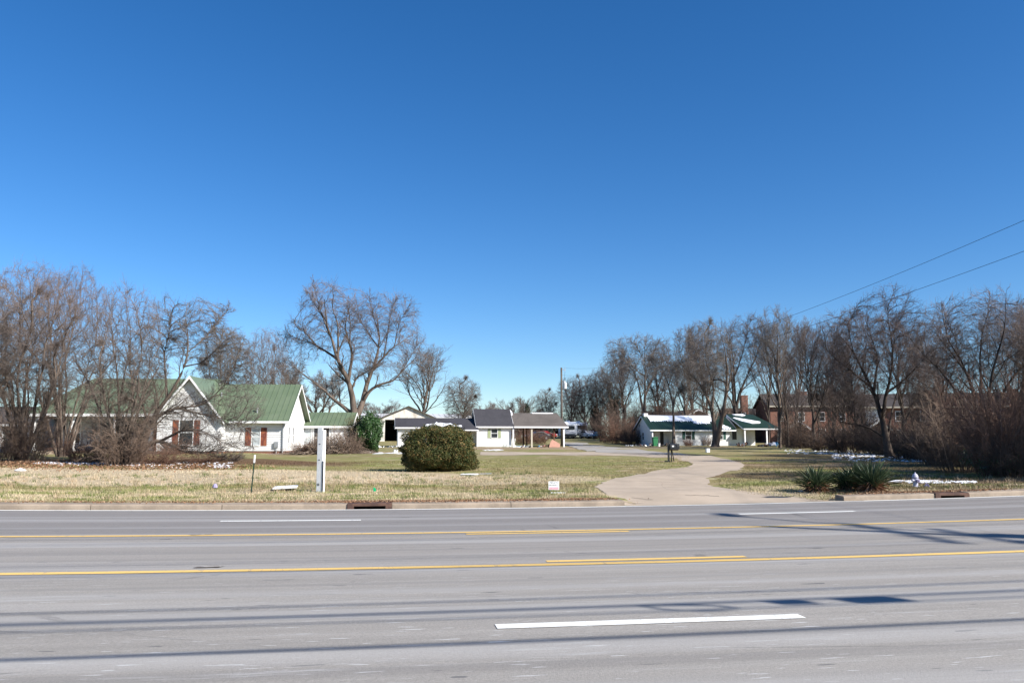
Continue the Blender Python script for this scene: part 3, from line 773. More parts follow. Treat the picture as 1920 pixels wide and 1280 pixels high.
def leaf_quads(C, Nn, size, aspect, rg, fold=.0):
    n = len(C); a = unit(np.cross(Nn, rg.normal(size=(n, 3)))); b = np.cross(Nn, a); s_ = (size * rg.uniform(.6, 1.3, n))[:, None]
    V = np.stack([C - a * s_, C - b * s_ * aspect + Nn * s_ * .15, C + a * s_, C + b * s_ * aspect + Nn * s_ * .15], 1)
    return V.reshape(-1, 3), np.arange(4 * n).reshape(-1, 4)
def shell_points(rg, n, ax, power, depth, lumps=.12, lumpn=26, flat=0.0, seed=0):
    """points in the outer layer of a lumpy rounded body standing on the ground"""
    d = unit(rg.normal(size=(n, 3))); ex = 2 / power
    k = (np.abs(d / 1.0) ** (power)).sum(1) ** (-1 / power); P = d * k[:, None]
    c = unit(np.random.default_rng(seed).normal(size=(lumpn, 3))); dot = d @ c.T; lump = np.exp((dot - 1) * 22).max(1)
    c2 = unit(np.random.default_rng(seed + 9).normal(size=(260, 3))); l2_ = np.zeros(n)
    for a in range(0, n, 20000): l2_[a:a + 20000] = np.exp(((d[a:a + 20000] @ c2.T) - 1) * 140).max(1)
    s_ = (1 - rg.random(n) ** 1.4 * depth) * (1 - lumps + lumps * 1.5 * lump) * (.95 + .10 * l2_)
    return P * s_[:, None] * np.array(ax), d
def leafy(name, loc, label, cat, ax, n, size, aspect, mat, seed, power=2.6, depth=.3, lumps=.14, zc=None, stem=True, jitter=.9, shoots=0):
    rg = np.random.default_rng(seed); P, d = shell_points(rg, n, ax, power, depth, lumps, seed=seed)
    zc = ax[2] * .92 if zc is None else zc; P[:, 2] += zc; ok = P[:, 2] > .02; P, d = P[ok], d[ok]
    ns = shoots; b = rg.integers(0, len(P), ns); b = b[P[b, 2] > zc * .5]; ts = np.linspace(0, 1, 12)[None, :, None]; dd = unit(d[b] + np.array([0, 0, .5]) + rg.normal(size=(len(b), 3)) * .25) if ns else None
    if ns:
        Q = (P[b][:, None] + dd[:, None] * ts * rg.uniform(.08, .26, (len(b), 1, 1)) + rg.normal(size=(len(b), 12, 3)) * .012).reshape(-1, 3); P = np.concatenate([P, Q]); d = np.concatenate([d, np.repeat(dd, 12, 0)])
    Nn = unit(d + rg.normal(size=d.shape) * jitter); V, Fq = leaf_quads(P, Nn, size, aspect, rg)
    e = empty(name, loc, 0, label, cat); np_mesh('foliage', V, [Fq], M[mat], e)
    if stem:
        m = 14; az = np.arange(m) * 2.4; P0 = np.zeros((m, 3)); P0[:, 2] = -.05; Dr = np.stack([np.cos(az) * ax[0] * .6, np.sin(az) * ax[1] * .6, np.full(m, ax[2] * 1.3)], 1)
        st = grow(rg, P0, Dr, np.full(m, ax[2] * 1.35), np.full(m, .03), np.full(m, .008), 8, .1, .0); V, Fq = tubes([st], (5,)); np_mesh('stems', V, [Fq], M['bark_dark'], e)
    return e
def place(e, px, Y, rz=0, sc=1, label=None, cat=None, group=None, dz=0):
    g = gp(px, Y); e.location = (g.x, g.y, g.z + dz - .03); e.rotation_euler = (0, 0, rz); e.scale = (sc, sc, sc) if not hasattr(sc, '__len__') else sc
    tag(e, label, cat, group); return e
# ------------------------------------------------------------------ buildings
def fbox(mb, face, u0, u1, o0, o1, z0, z1):
    """box on a wall: u along it, o outward from it"""
    k, c = face
    if k == 'front': mb.box(u0, u1, c - o1, c - o0, z0, z1)
    elif k == 'right': mb.box(c + o0, c + o1, u0, u1, z0, z1)
    else: mb.box(c - o1, c - o0, u0, u1, z0, z1)
def window(e, face, u, w_, z0, z1, pane='glass', shut=None, sw=.42, frame='trim', sash=True, label=None):
    t = .07; a, b = u - w_ / 2, u + w_ / 2
    f = MB()
    fbox(f, face, a - t, a, .001, .055, z0 - t, z1 + t); fbox(f, face, b, b + t, .001, .055, z0 - t, z1 + t)
    fbox(f, face, a, b, .001, .052, z1, z1 + t); fbox(f, face, a, b, .001, .075, z0 - t, z0)
    fo = f.build('window', M[frame], e)
    if label: fo['label'] = label
    p = MB(); fbox(p, face, a, b, .001, .015, z0, z1); p.build('pane', M[pane], fo)
    if sash:
        s_ = MB(); zm = (z0 + z1) / 2; fbox(s_, face, a, b, .0155, .035, zm - .025, zm + .025); s_.build('sash', M[frame], fo)
    if shut:
        for c in (a - t - sw - .01, b + t + .01):
            h = MB(); fbox(h, face, c, c + sw, .001, .04, z0 - .04, z1 + .04)
            for zz in np.linspace(z0 + .1, z1 - .1, 7): fbox(h, face, c + .05, c + sw - .05, .0405, .052, zz, zz + .05)
            h.build('shutter', M[shut], e)
def ribs(mb, x0, x1, step, p_lo, p_hi, h=.05):
    """standing seams up a roof slope; p are (y,z) of eave and ridge"""
    n = int((x1 - x0) / step)
    for i in range(n + 1):
        x = x0 + (x1 - x0) * i / n
        mb.prism([(p_lo[0], p_lo[1] - .01), (p_lo[0], p_lo[1] + h), (p_hi[0], p_hi[1] + h), (p_hi[0], p_hi[1] - .01)], 'x', x - .022, x + .022)
def gable_x(e, x0, x1, yf, yb, ze, zr, mat, over=.45, overx=.35, th=.1, rib=0, name='roof', yr=None, trim='trim'):
    """gable roof with the ridge along x; ze is the wall-top height at yf and yb"""
    yr = (yf + yb) / 2 if yr is None else yr; sl = (zr - ze) / (yr - yf); sb = (zr - ze) / (yb - yr)
    lo = (yf - over, ze - over * sl); hi = (yr, zr); bk = (yb + over, ze - over * sb)
    m = MB().prism([lo, (lo[0], lo[1] + th), (hi[0], hi[1] + th), (bk[0], bk[1] + th), bk, hi], 'x', x0 - overx, x1 + overx)
    if rib: ribs(m, x0 - overx + .03, x1 + overx - .03, rib, (lo[0] + .01, lo[1] + th), (hi[0], hi[1] + th))
    r = m.build(name, M[mat], e)
    t = MB().box(x0 - overx, x1 + overx, lo[0] - .03, lo[0] - .002, lo[1] - .1, lo[1] + th - .02)
    for xx in (x0 - overx - .03, x1 + overx + .002):
        t.prism([(lo[0], lo[1] - .1), (lo[0], lo[1] + th - .02), (hi[0], hi[1] + th - .02), (bk[0], bk[1] + th - .02), (bk[0], bk[1] - .1), (hi[0], hi[1] - .12)], 'x', xx, xx + .028)
    t.build('fascia', M[trim], r)
    return r
def gable_wall_x(mb, x0, x1, yf, yb, ze, zr, z0=0.0, yr=None):
    yr = (yf + yb) / 2 if yr is None else yr
    mb.prism([(yf, z0), (yb, z0), (yb, ze), (yr, zr - .02), (yf, ze)], 'x', x0, x1)

# ---- left house ----------------------------------------------------------------
g = gp(533, 68); LH = empty('white_house', g, R(3), 'white clapboard house with green metal roof and rust red shutters, behind the left trees', 'house')
b = MB(); gable_wall_x(b, -7, 0, 0, 8.4, 2.92, 5.85, .25); b.build('wall', M['siding'], LH)
MB().box(-20, .02, .03, 8.3, -.4, .25).build('foundation', M['brick'], LH)
gable_x(LH, -7, 0, 0, 8.4, 2.95, 5.9, 'green_roof', .5, .45, rib=.42)
b = MB(); gable_wall_x(b, -19, -7.002, 2.2, 9.6, 3.45, 6.35, .25); b.build('wall', M['grey_wall'], LH)
# main roof of the left part with its porch
m_ = MB(); V0 = [(-20.6, -.5, 3.3), (-6.9, -.5, 3.3), (-6.9, 5.4, 6.55), (-18.0, 5.4, 6.55), (-20.6, 11, 3.4), (-6.9, 11, 3.4)]
dn = lambda p: (p[0], p[1], p[2] - .12)
for f_ in ((0, 1, 2, 3), (3, 2, 5, 4), (0, 3, 4)):
    P_ = [V0[i] for i in f_]; m_.poly(P_); m_.poly([dn(p) for p in reversed(P_)])
for a_, c_ in ((0, 1), (1, 2), (2, 5), (5, 4), (4, 0)): m_.poly([V0[a_], dn(V0[a_]), dn(V0[c_]), V0[c_]])
for i in range(26):
    x = -20.3 + i * .52; t_ = 1.0 if x > -18 else (x + 20.6) / 2.6
    y_, z_ = -.5 + 5.9 * t_, 3.3 + 3.25 * t_
    m_.prism([(-.49, 3.29), (-.49, 3.34), (y_, z_ + .03), (y_, z_ - .01)], 'x', x - .022, x + .022)
lr = m_.build('roof', M['green_roof'], LH); MB().box(-20.6, -6.9, -.53, -.502, 3.05, 3.28).build('fascia', M['trim'], lr)
MB().box(-20, -9.85, -.2, 2.2, -.3, .28).build('porch_floor', M['concrete'], LH)
for x in (-20.1, -16.95, -13.6, -10.7):
    MB().box(x - .15, x + .15, -.25, .05, .28, 3.05).box(x - .2, x + .2, -.3, .1, .28, .42).box(x - .2, x + .2, -.3, .1, 2.9, 3.05).build('porch_column', M['trim'], LH, bevel=.01)
MB().box(-10.45, -10.2, -.2, 0, .28, 3.0).build('porch_post', M['rust_shutter'], LH)
for x in (-17.9, -15.2, -12.4): window(LH, ('front', 2.2), x, .95, .9, 2.6)
b = MB(); fbox(b, ('front', 2.2), -14.2, -13.3, .001, .05, .28, 2.4); b.build('door', M['door'], LH)
# projecting cross gable
b = MB().prism([(-9.75, .25), (-4.75, .25), (-4.75, 3.0), (-7.25, 6.15), (-9.75, 3.0)], 'y', -1.5, 2.5); b.build('wall', M['siding'], LH)
MB().box(-9.7, -4.8, -1.47, 0, -.4, .25).build('foundation', M['brick'], LH)
o_ = .4; sl = 3.15 / 2.5
pts_ = [(-9.75 - o_, 3.0 - o_ * sl), (-9.75 - o_, 3.12 - o_ * sl), (-7.25, 6.3), (-4.75 + o_, 3.12 - o_ * sl), (-4.75 + o_, 3.0 - o_ * sl), (-7.25, 6.16)]
cr = MB().prism(pts_, 'y', -1.95, 5.0).build('roof', M['green_roof'], LH)
MB().prism([(-9.75 - o_, 2.9 - o_ * sl), (-9.75 - o_, 3.1 - o_ * sl), (-7.25, 6.28), (-4.75 + o_, 3.1 - o_ * sl), (-4.75 + o_, 2.9 - o_ * sl), (-7.25, 6.04)], 'y', -1.98, -1.952).build('fascia', M['trim'], cr)
window(LH, ('front', -1.5), -7.45, 1.05, .8, 2.7, 'glass', 'rust_shutter', .46)
window(LH, ('front', 0), -2.3, .62, .72, 2.12, 'blind', 'rust_shutter', .48, label='white sash window with a pale blind between rust red shutters')
for yy in (1.6, 3.3): window(LH, ('right', 0), yy, .55, .9, 2.2)
window(LH, ('right', 0), 4.2, .4, 4.2, 4.8, sash=False)
MB().tube([(-.12, -.42, 2.7), (-.12, -.08, 2.35), (-.1, -.08, .1)], .05).build('downspout', M['galv'], LH)
MB().box(-6.9, .45, -.62, -.535, 2.52, 2.62).build('gutter', M['trim'], LH)
MB().tube([(-2.4, .5, 3.2), (-2.4, .5, 3.75)], .06).tube([(-2.4, .5, 3.72), (-2.4, .5, 3.82)], .1).build('vent_pipe', M['galv'], LH)
MB().tube([(-6.0, 2.6, 4.8), (-6.0, 2.6, 5.2)], .06).build('vent_pipe', M['galv'], LH)
MB().box(-.75, -.45, -.2, -.03, .55, 1.0).tube([(-.6, -.1, .0), (-.6, -.1, .55)], .03).tube([(-.8, -.12, .3), (-.4, -.12, .3)], .02).build('gas_meter', M['galv'], LH)
def laps(e, face, u0, u1, z0, z1, name='siding_boards', lap=.19, mat='siding', cut=None):
    m = MB(); k, c = face; n = int(round((z1 - z0) / lap))
    for i in range(n):
        a, b_ = z0 + (z1 - z0) * i / n, z0 + (z1 - z0) * (i + 1) / n; lo, hi = (u0, u1) if not cut else cut(b_)
        if hi - lo < .1: continue
        if k == 'front': m.prism([(c - .001, b_), (c - .001, a), (c - .028, a)], 'x', lo, hi)
        else: m.prism([(c + .001, b_), (c + .001, a), (c + .028, a)], 'y', lo, hi)
    m.build(name, M[mat], e)
laps(LH, ('front', 0), -4.74, -2.72 - .5, .26, 2.9); laps(LH, ('front', 0), -3.22, -1.38, 2.24, 2.9); laps(LH, ('front', 0), -3.22, -1.38, .26, .64); laps(LH, ('front', 0), -1.38, 0, .26, 2.9)
laps(LH, ('front', -1.5), -9.75, -8.6, .26, 2.98); laps(LH, ('front', -1.5), -6.3, -4.75, .26, 2.98); laps(LH, ('front', -1.5), -8.6, -6.3, .26, .7)
laps(LH, ('front', -1.5), 0, 0, 3.0, 6.1, cut=lambda z: (-7.25 - (6.15 - z) / 3.15 * 2.5, -7.25 + (6.15 - z) / 3.15 * 2.5))
laps(LH, ('right', 0), 0, 1.2, .26, 2.9); laps(LH, ('right', 0), 3.7, 8.0, .26, 2.9)
# rear wing with the glazed porch
b = MB().prism([(8.0, .2), (13, .2), (13, 2.5), (10.5, 3.55), (8.0, 2.5)], 'x', -3, 4.3); b.build('wall', M['siding2'], LH)
gable_x(LH, -3, 4.3, 8.0, 13, 2.5, 3.65, 'green_roof', .35, .2, rib=.42)
for u_ in (.35, 1.25, 2.0): window(LH, ('front', 8.0), u_, .62, .45, 2.25, 'blind' if u_ < 1 else 'glass')
MB().box(2.55, 4.3, 7.955, 7.998, .2, 2.45).build('porch_panel', M['trim'], LH)
MB().box(-3, 4.25, 8.05, 12.9, -.4, .2).build('foundation', M['kerb'], LH)

# white porch post and shed seen past the first tree
g = gp(-20, 70); e = empty('porch_shelter', g, R(3), 'low white shelter behind the leftmost trees, cut by the left edge', 'shelter')
gable_x(e, -4, 3.4, 0, 5, 2.5, 3.9, 'town_roof', .3, .2)
for x in (-3.8, .9, 3.2): MB().box(x - .14, x + .14, 0, .28, -.1, 2.5).build('post', M['trim'], e)
b = MB(); gable_wall_x(b, -4, 3.3, 2.5, 5, 2.45, 3.0); b.build('wall', M['oldwhite'], e)

# ---- middle house -----------------------------------------------------------------
g = gp(896, 107); MH = empty('white_cottage', g, TH, 'low white house with charcoal roof and open carport, beyond the round bush', 'house')
b = MB(); gable_wall_x(b, 0, 4.35, 0, 6, 2.75, 4.75, -.2); b.build('wall', M['siding2'], MH)
r_ = gable_x(MH, 0, 4.35, 0, 6, 2.78, 4.85, 'black_roof', .4, .3)
window(MH, ('front', 0), 2.15, .8, 1.15, 2.25, 'glass', 'sage_shutter', .38)
for x0_, x1_ in ((-.03, .12), (4.22, 4.38)): MB().box(x0_, x1_, -.03, -.002, -.2, 2.7).build('corner_board', M['trim'], MH)
b = MB(); b.box(-10.3, -6.6, 0, 5.5, -.2, 2.5).box(-6.6, -.01, 1.8, 5.5, -.2, 2.5).build('wall', M['siding2'], MH)
r_ = MB()
prof = [(-.4, 2.36), (-.4, 2.5), (2.9, 3.72), (6, 2.5), (6, 2.38), (2.9, 3.6)]; r_.prism(prof, 'x', -10.65, -.02)
r_.prism([(-1.0, 2.12), (-1.0, 2.2), (-.4, 2.5), (-.4, 2.37)], 'x', -4.5, -.02)
ro = r_.build('roof', M['black_roof'], MH)
MB().box(-10.65, -4.502, -.43, -.402, 2.28, 2.46).box(-4.5, -.03, -1.03, -1.002, 2.02, 2.16).prism([(-.4, 2.2), (-.4, 2.46), (2.9, 3.7), (6, 2.46), (6, 2.2), (2.9, 3.4)], 'x', -10.69, -10.652).build('fascia', M['trim'], ro)
window(MH, ('front', 0), -7.85, .62, 1.1, 2.15, 'glass'); b = MB(); fbox(b, ('front', 0), -8.75, -8.4, .001, .04, 1.06, 2.2); b.build('shutter', M['sage_shutter'], MH)
b = MB(); fbox(b, ('front', 1.8), -1.6, -.7, .001, .05, -.1, 2.05); b.build('door', M['beige'], MH)
for x0_ in (-.25, -4.4): MB().box(x0_, x0_ + .15, -.95, -.8, -.1, 2.1).build('porch_post', M['trim'], MH)
MB().box(-6.5, -.05, -1.0, 1.79, -.4, -.05).build('porch_floor', M['concrete'], MH)
# carport roof, hipped at the right
V0 = [(4.66, -.5, 2.62), (11.9, -.5, 2.62), (11.9, 6.6, 2.62), (4.66, 6.6, 2.62), (4.66, 3.05, 4.45), (11.1, 3.05, 4.45)]
m_ = MB()
for f_ in ((0, 1, 5, 4), (1, 2, 5), (2, 3, 4, 5), (3, 0, 4)): m_.poly([V0[i] for i in f_])
m_.poly([(p[0], p[1], 2.56) for p in (V0[3], V0[2], V0[1], V0[0])])
for a_, c_ in ((0, 1), (1, 2), (2, 3), (3, 0)): m_.poly([V0[a_], (V0[a_][0], V0[a_][1], 2.56), (V0[c_][0], V0[c_][1], 2.56), V0[c_]])
ro = m_.build('carport_roof', M['brown_roof'], MH)
MB().box(4.7, 11.9, -.54, -.502, 2.4, 2.6).box(11.902, 11.94, -.54, 6.6, 2.4, 2.6).build('fascia', M['trim'], ro)
for y0_ in (-.3, 6.2): MB().box(4.7, 11.7, y0_, y0_ + .11, 2.36, 2.55).build('beam', M['brownwood'], ro)
for x, mt in ((4.6, 'trim'), (11.35, 'trim')): MB().box(x - .09, x + .09, -.34, -.16, -.25, 2.36).build('carport_post', M[mt], MH)
MB().box(6.95, 7.15, -.34, -.14, -.25, 2.36).build('carport_post', M['beige'], MH); MB().box(6.75, 6.9, 2.2, 2.4, -.25, 2.55).build('carport_post', M['brownwood'], MH)
for x0_ in (6.95, 11.3): MB().box(x0_, x0_ + .17, 6.1, 6.3, -.2, 2.36).build('rear_post', M['brownwood'], MH)

def lump(name, pts, th, mat, label, cat, loc=(0, 0, 0), rz=0, group=None):
    """thin irregular slab lying on a sloped face; pts already 3-D, pushed up by th"""
    n = len(pts); m = MB(); up = [(p[0], p[1], p[2] + th) for p in pts]; m.poly(up); m.poly(list(reversed(pts)))
    for i in range(n):
        j = (i + 1) % n; m.poly([pts[i], pts[j], up[j], up[i]])
    o = m.build(name, M[mat], None); o.location = loc; o.rotation_euler = (0, 0, rz); tag(o, label, cat, group); return o
def on_slope(P, y0, z0, y1, z1): return [(x, y0 + (y1 - y0) * t, z0 + (z1 - z0) * t + .01) for x, t in P]
def jag(x0, x1, tlo, thi, n, amp, seed):
    rg = np.random.default_rng(seed); xs = np.linspace(x0, x1, n)
    return [(x, max(0.0, tlo + rg.uniform(-amp, amp) + (amp if i % 2 else -amp))) for i, x in enumerate(xs)] + [(x1, thi), (x0, thi)]
P = [(-6.6, .03), (-5.6, .0), (-4.6, .02), (-3.1, .0), (-1.9, .03), (-1.95, .12), (-2.9, .14), (-3.3, .34), (-3.9, .30), (-4.6, .40), (-4.9, .36), (-5.1, .48), (-5.35, .3), (-6.4, .22), (-6.7, .1)]
lump('roof_snow', on_slope([(x - .2, t) for x, t in P], -.4, 2.5, 2.9, 3.72), .09, 'snow', 'snow lying along the eave of the charcoal roof above the round bush', 'snow', g, TH)
lump('roof_snow', on_slope([(7.7, .955), (9.6, .95), (10.6, .96), (10.5, .995), (7.6, .995)], -.5, 2.62, 3.05, 4.45), .06, 'snow', 'thin streak of snow on the ridge of the brown carport roof', 'snow', g, TH)
lump('roof_snow', [(4.66, 2.0, 4.13), (4.85, 2.1, 4.1), (4.9, 2.6, 4.3), (4.7, 2.9, 4.6)], .25, 'snow', 'small clump of snow where the charcoal roof meets the brown one', 'snow', g, TH)

# ---- barn and warehouse beyond ------------------------------------------------------
g = gp(710, 130); e = empty('barn', g, TH, 'weathered white barn with a big dark doorway, behind the low middle house', 'barn')
W_ = 9.2; ze, zr = 3.5, 5.45
b = MB().prism([(0, -.4), (.95, -.4), (.95, 3.4), (8.2, 3.4), (8.2, -.4), (W_, -.4), (W_, ze), (W_ / 2, zr), (0, ze)], 'y', 0, .2)
b.prism([(0, -.4), (W_, -.4), (W_, ze), (W_ / 2, zr), (0, ze)], 'y', 11.8, 12).box(0, .15, .2, 11.8, -.4, ze).box(W_ - .15, W_, .2, 11.8, -.4, ze); b.build('wall', M['oldwhite'], e)
s_ = (zr - ze) / (W_ / 2)
MB().prism([(-.5, ze - .5 * s_), (-.5, ze - .5 * s_ + .12), (W_ / 2, zr + .14), (W_ + .5, ze - .5 * s_ + .12), (W_ + .5, ze - .5 * s_), (W_ / 2, zr + .01)], 'y', -.4, 12.4).build('roof', M['brown_roof'], e)
MB().box(4.5, 4.7, -.06, -.002, 2.7, 3.7).build('door_track', M['trim'], e)
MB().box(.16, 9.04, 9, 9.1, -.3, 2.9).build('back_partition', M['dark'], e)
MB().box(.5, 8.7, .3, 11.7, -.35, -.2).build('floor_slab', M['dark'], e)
g = gp(640, 215); e = empty('warehouse', g, TH, 'long pale metal warehouse far behind the barn', 'warehouse')
MB().prism([(0, -1), (30, -1), (30, 5.1), (15, 6.4), (0, 5.1)], 'x', 0, 46).build('wall', M['pale_metal'], e)
m_ = MB().prism([(-.4, 5.05), (-.4, 5.2), (15, 6.6), (30.4, 5.2), (30.4, 5.05), (15, 6.45)], 'x', -.4, 46.4); ribs(m_, 0, 46, 1.5, (-.3, 5.2), (15, 6.6), .06); m_.build('roof', M['pale_metal'], e)
for x in (6, 17, 28, 39): MB().box(x, x + 3.5, -.06, -.002, -.5, 3.4).build('door', M['rv_grey'], e)

# ---- right house ----------------------------------------------------------------------
g = gp(1221, 118); RH = empty('cottage', g, TH, 'low white house with a dark green metal roof carrying snow, right of the drive', 'house')
gR = g
b = MB().prism([(-.0, -.3), (7.4, -.3), (7.4, 2.45), (3.7, 4.15), (0, 2.45)], 'x', 0, .18)   # gable end wall, left
b.box(3.35, 11.9, 0, 7.4, -.3, 2.45).box(.18, 3.35, 2.2, 7.4, -.3, 2.45).box(11.9, 14.2, 1.0, 7.4, -.3, 2.5); b.build('wall', M['siding3'], RH)
gable_x(RH, 0, 12.4, 0, 7.4, 2.45, 4.3, 'dgreen_roof', .5, .3, rib=.36)
for x0_ in (.05, 3.18): MB().box(x0_, x0_ + .17, -.28, -.08, -.1, 2.25).build('porch_post', M['trim'], RH)
MB().box(0.2, 3.34, -.3, 2.19, -.3, -.02).build('porch_floor', M['concrete'], RH)
window(RH, ('front', 2.2), .9, .55, .7, 1.95); b = MB(); fbox(b, ('front', 2.2), 2.1, 2.6, .001, .05, 0, 2.0); b.build('door', M['door'], RH)
window(RH, ('front', 0), 5.6, .85, .95, 2.05, 'glass', 'green_shutter', .42); window(RH, ('front', 0), 10.35, .85, .95, 2.05, 'glass', 'green_shutter', .42)
b = MB(); fbox(b, ('front', 1.0), 12.7, 13.35, .001, .05, .9, 2.1); b.build('window', M['door'], RH)
window(RH, ('left', 0), 3.6, .8, .9, 1.9)
MB().box(.1, .7, 3.4, 4.0, 3.6, 4.75).build('chimney', M['trim'], RH)
# right wing: roof stands forward on posts
V0 = [(13.3, -1.6, 2.5), (19.1, -1.6, 2.5), (19.1, 8.4, 2.5), (13.3, 8.4, 2.5), (13.3, 4.2, 4.7), (17.2, 3.6, 4.65)]
m_ = MB()
for f_ in ((0, 1, 5, 4), (1, 2, 5), (2, 3, 4, 5)): m_.poly([V0[i] for i in f_]); 
for f_ in ((0, 1, 5, 4), (1, 2, 5), (2, 3, 4, 5)): m_.poly([(V0[i][0], V0[i][1], V0[i][2] - .09) for i in reversed(f_)])
for a_, c_ in ((0, 1), (1, 2), (2, 3), (3, 4), (4, 0)): m_.poly([V0[a_], (V0[a_][0], V0[a_][1], V0[a_][2] - .09), (V0[c_][0], V0[c_][1], V0[c_][2] - .09), V0[c_]])
ro = m_.build('roof', M['dgreen_roof'], RH)
MB().box(13.3, 19.1, -1.64, -1.602, 2.32, 2.48).prism([(-1.6, 2.3), (-1.6, 2.46), (4.2, 4.66), (4.2, 4.45)], 'x', 13.26, 13.298).build('fascia', M['trim'], ro)
MB().prism([(1.1, 2.5), (7.3, 2.5), (4.2, 4.5)], 'x', 13.32, 13.45).build('gable_panel', M['siding3'], RH)
for x in (13.55, 16.9, 18.7): MB().box(x - .09, x + .09, -1.5, -1.32, -.2, 2.42).build('carport_post', M['trim'], RH)
MB().box(14.21, 17.0, 2.6, 7.4, -.3, 2.45).build('wall', M['siding3'], RH)
MB().box(.16, 17.2, .05, 7.3, -.6, -.31).build('foundation', M['dark'], RH)
lump('roof_snow', on_slope(jag(.6, 10.4, .60, .99, 60, .035, 3), -.5, 2.25, 3.7, 4.4), .06, 'snow', 'broad white band of snow below the ridge of the dark green roof', 'snow', gR, TH)
lump('roof_snow', on_slope(jag(7.0, 9.6, .42, .60, 18, .05, 4), -.5, 2.25, 3.7, 4.4), .05, 'snow', 'ragged tongue of snow under the snow band, left of the twin trunk', 'snow', gR, TH)
lump('roof_snow', on_slope([(10.7, .04), (12.0, .04), (12.1, .14), (10.9, .48)], -.5, 2.25, 3.7, 4.4), .05, 'snow', 'triangle of snow on the green roof just right of the twin trunk', 'snow', gR, TH)
lump('roof_snow', [(x, -1.6 + 5.8 * t, 2.52 + 5.8 * t * (.379 + (x - 13.3) / 3.9 * .036)) for x, t in [(13.5, .70), (13.9, .72), (17.0, .40), (16.8, .32), (15.4, .30), (14.3, .46)][::-1]], .06, 'snow', 'slanting patch of snow on the wing roof of the right house', 'snow', gR, TH)
lump('roof_snow', [(x, -1.6 + 5.8 * t, 2.52 + 5.8 * t * (.379 + (x - 13.3) / 3.9 * .036)) for x, t in [(14.0, .94), (15.7, .92), (15.9, .84), (15.2, .81), (14.4, .87)][::-1]], .06, 'snow', 'small snow patch at the ridge of the wing roof', 'snow', gR, TH)

# ---- brick townhouses on the right ------------------------------------------------------
def townhouse(px0, Y, rot, L, dep, ze, zr, label, group='brick townhouses', porches=(), fronts=(), gable_front=False, wins=True, chim=()):
    g = gp(px0, Y); e = empty('townhouse', g, rot, label, 'townhouse', group)
    if gable_front:
        MB().prism([(0, -.5), (L, -.5), (L, ze), (L / 2, zr), (0, ze)], 'y', 0, dep).build('wall', M['brick'], e)
        s_ = (zr - ze) / (L / 2)
        r_ = MB().prism([(-.5, ze - .5 * s_), (-.5, ze - .5 * s_ + .15), (L / 2, zr + .17), (L + .5, ze - .5 * s_ + .15), (L + .5, ze - .5 * s_), (L / 2, zr + .01)], 'y', -.5, dep + .5).build('roof', M['town_roof'], e)
        MB().prism([(-.5, ze - .5 * s_ - .15), (-.5, ze - .5 * s_ + .13), (L / 2, zr + .15), (L + .5, ze - .5 * s_ + .13), (L + .5, ze - .5 * s_ - .15), (L / 2, zr - .2)], 'y', -.54, -.502).build('fascia', M['trim'], r_)
    else:
        b = MB(); gable_wall_x(b, 0, L, 0, dep, ze, zr, -.5); b.build('wall', M['brick'], e); gable_x(e, 0, L, 0, dep, ze, zr + .05, 'town_roof', .5, .4, .14, trim='beige')
        n = int(L / 3.2)
        if wins:
            for i in range(n):
                for z0 in (.9, 3.5): window(e, ('front', 0), 1.7 + i * 3.2, .85, z0, z0 + 1.3)
    for x0, x1 in fronts: MB().box(x0, x1, -.06, -.002, 2.75, ze - .05).build('siding_panel', M['siding2'], e)
    for x in porches:
        p = MB().prism([(x, -.3), (x + 3.0, -.3), (x + 3.0, 2.3), (x + 1.5, 3.35), (x, 2.3)], 'y', -1.6, -.001).build('porch', M['brick'], e)
        MB().prism([(x - .3, 2.1), (x - .3, 2.33), (x + 1.5, 3.62), (x + 3.3, 2.33), (x + 3.3, 2.1), (x + 1.5, 3.36)], 'y', -2.0, -.06).build('roof', M['town_roof'], p)
        MB().prism([(x - .3, 1.98), (x - .3, 2.31), (x + 1.5, 3.6), (x + 3.3, 2.31), (x + 3.3, 1.98), (x + 1.5, 3.24)], 'y', -2.04, -2.002).build('fascia', M['trim'], p)
        MB().box(x + 1.0, x + 1.95, -1.65, -1.602, -.1, 2.0).build('door', M['door'], p)
    for x, y_, z_ in chim:
        MB().box(x, x + 1.2, y_, y_ + .9, ze - .5, z_).box(x - .08, x + 1.28, y_ - .08, y_ + .98, z_ + .001, z_ + .15).build('chimney', M['brick'], e)
    return e
townhouse(1446, 132, R(-3), 16, 9.5, 6.0, 7.9, 'two-storey brick townhouse row seen between trunks right of the right house', porches=(2.4,), fronts=(), chim=((6, 4.2, 8.3), (12, 4.2, 8.3)))
townhouse(1618, 118, R(-16), 34, 9.5, 5.6, 7.4, 'nearer brick townhouse row with white upper panel, behind the right thicket', porches=(.4, 12), fronts=((.5, 2.6),), chim=((9, 4.2, 7.9), (20, 4.2, 7.9)))
townhouse(1378, 150, R(6), 9, 9, 4.0, 5.6, 'brick building with a tall broad chimney above the wing of the right house', chim=((1.9, 1, 7.9),), wins=True)
townhouse(1252, 165, R(8), 13, 11, 2.4, 5.6, 'dark roofed gable of a far brick house above the snowy roof', gable_front=True)
townhouse(1222, 172, R(8), 6, 8, 4.2, 5.3, 'small far brick end with a chimney, left of the dark gable', chim=((1.5, 1, 6.4),), wins=False)

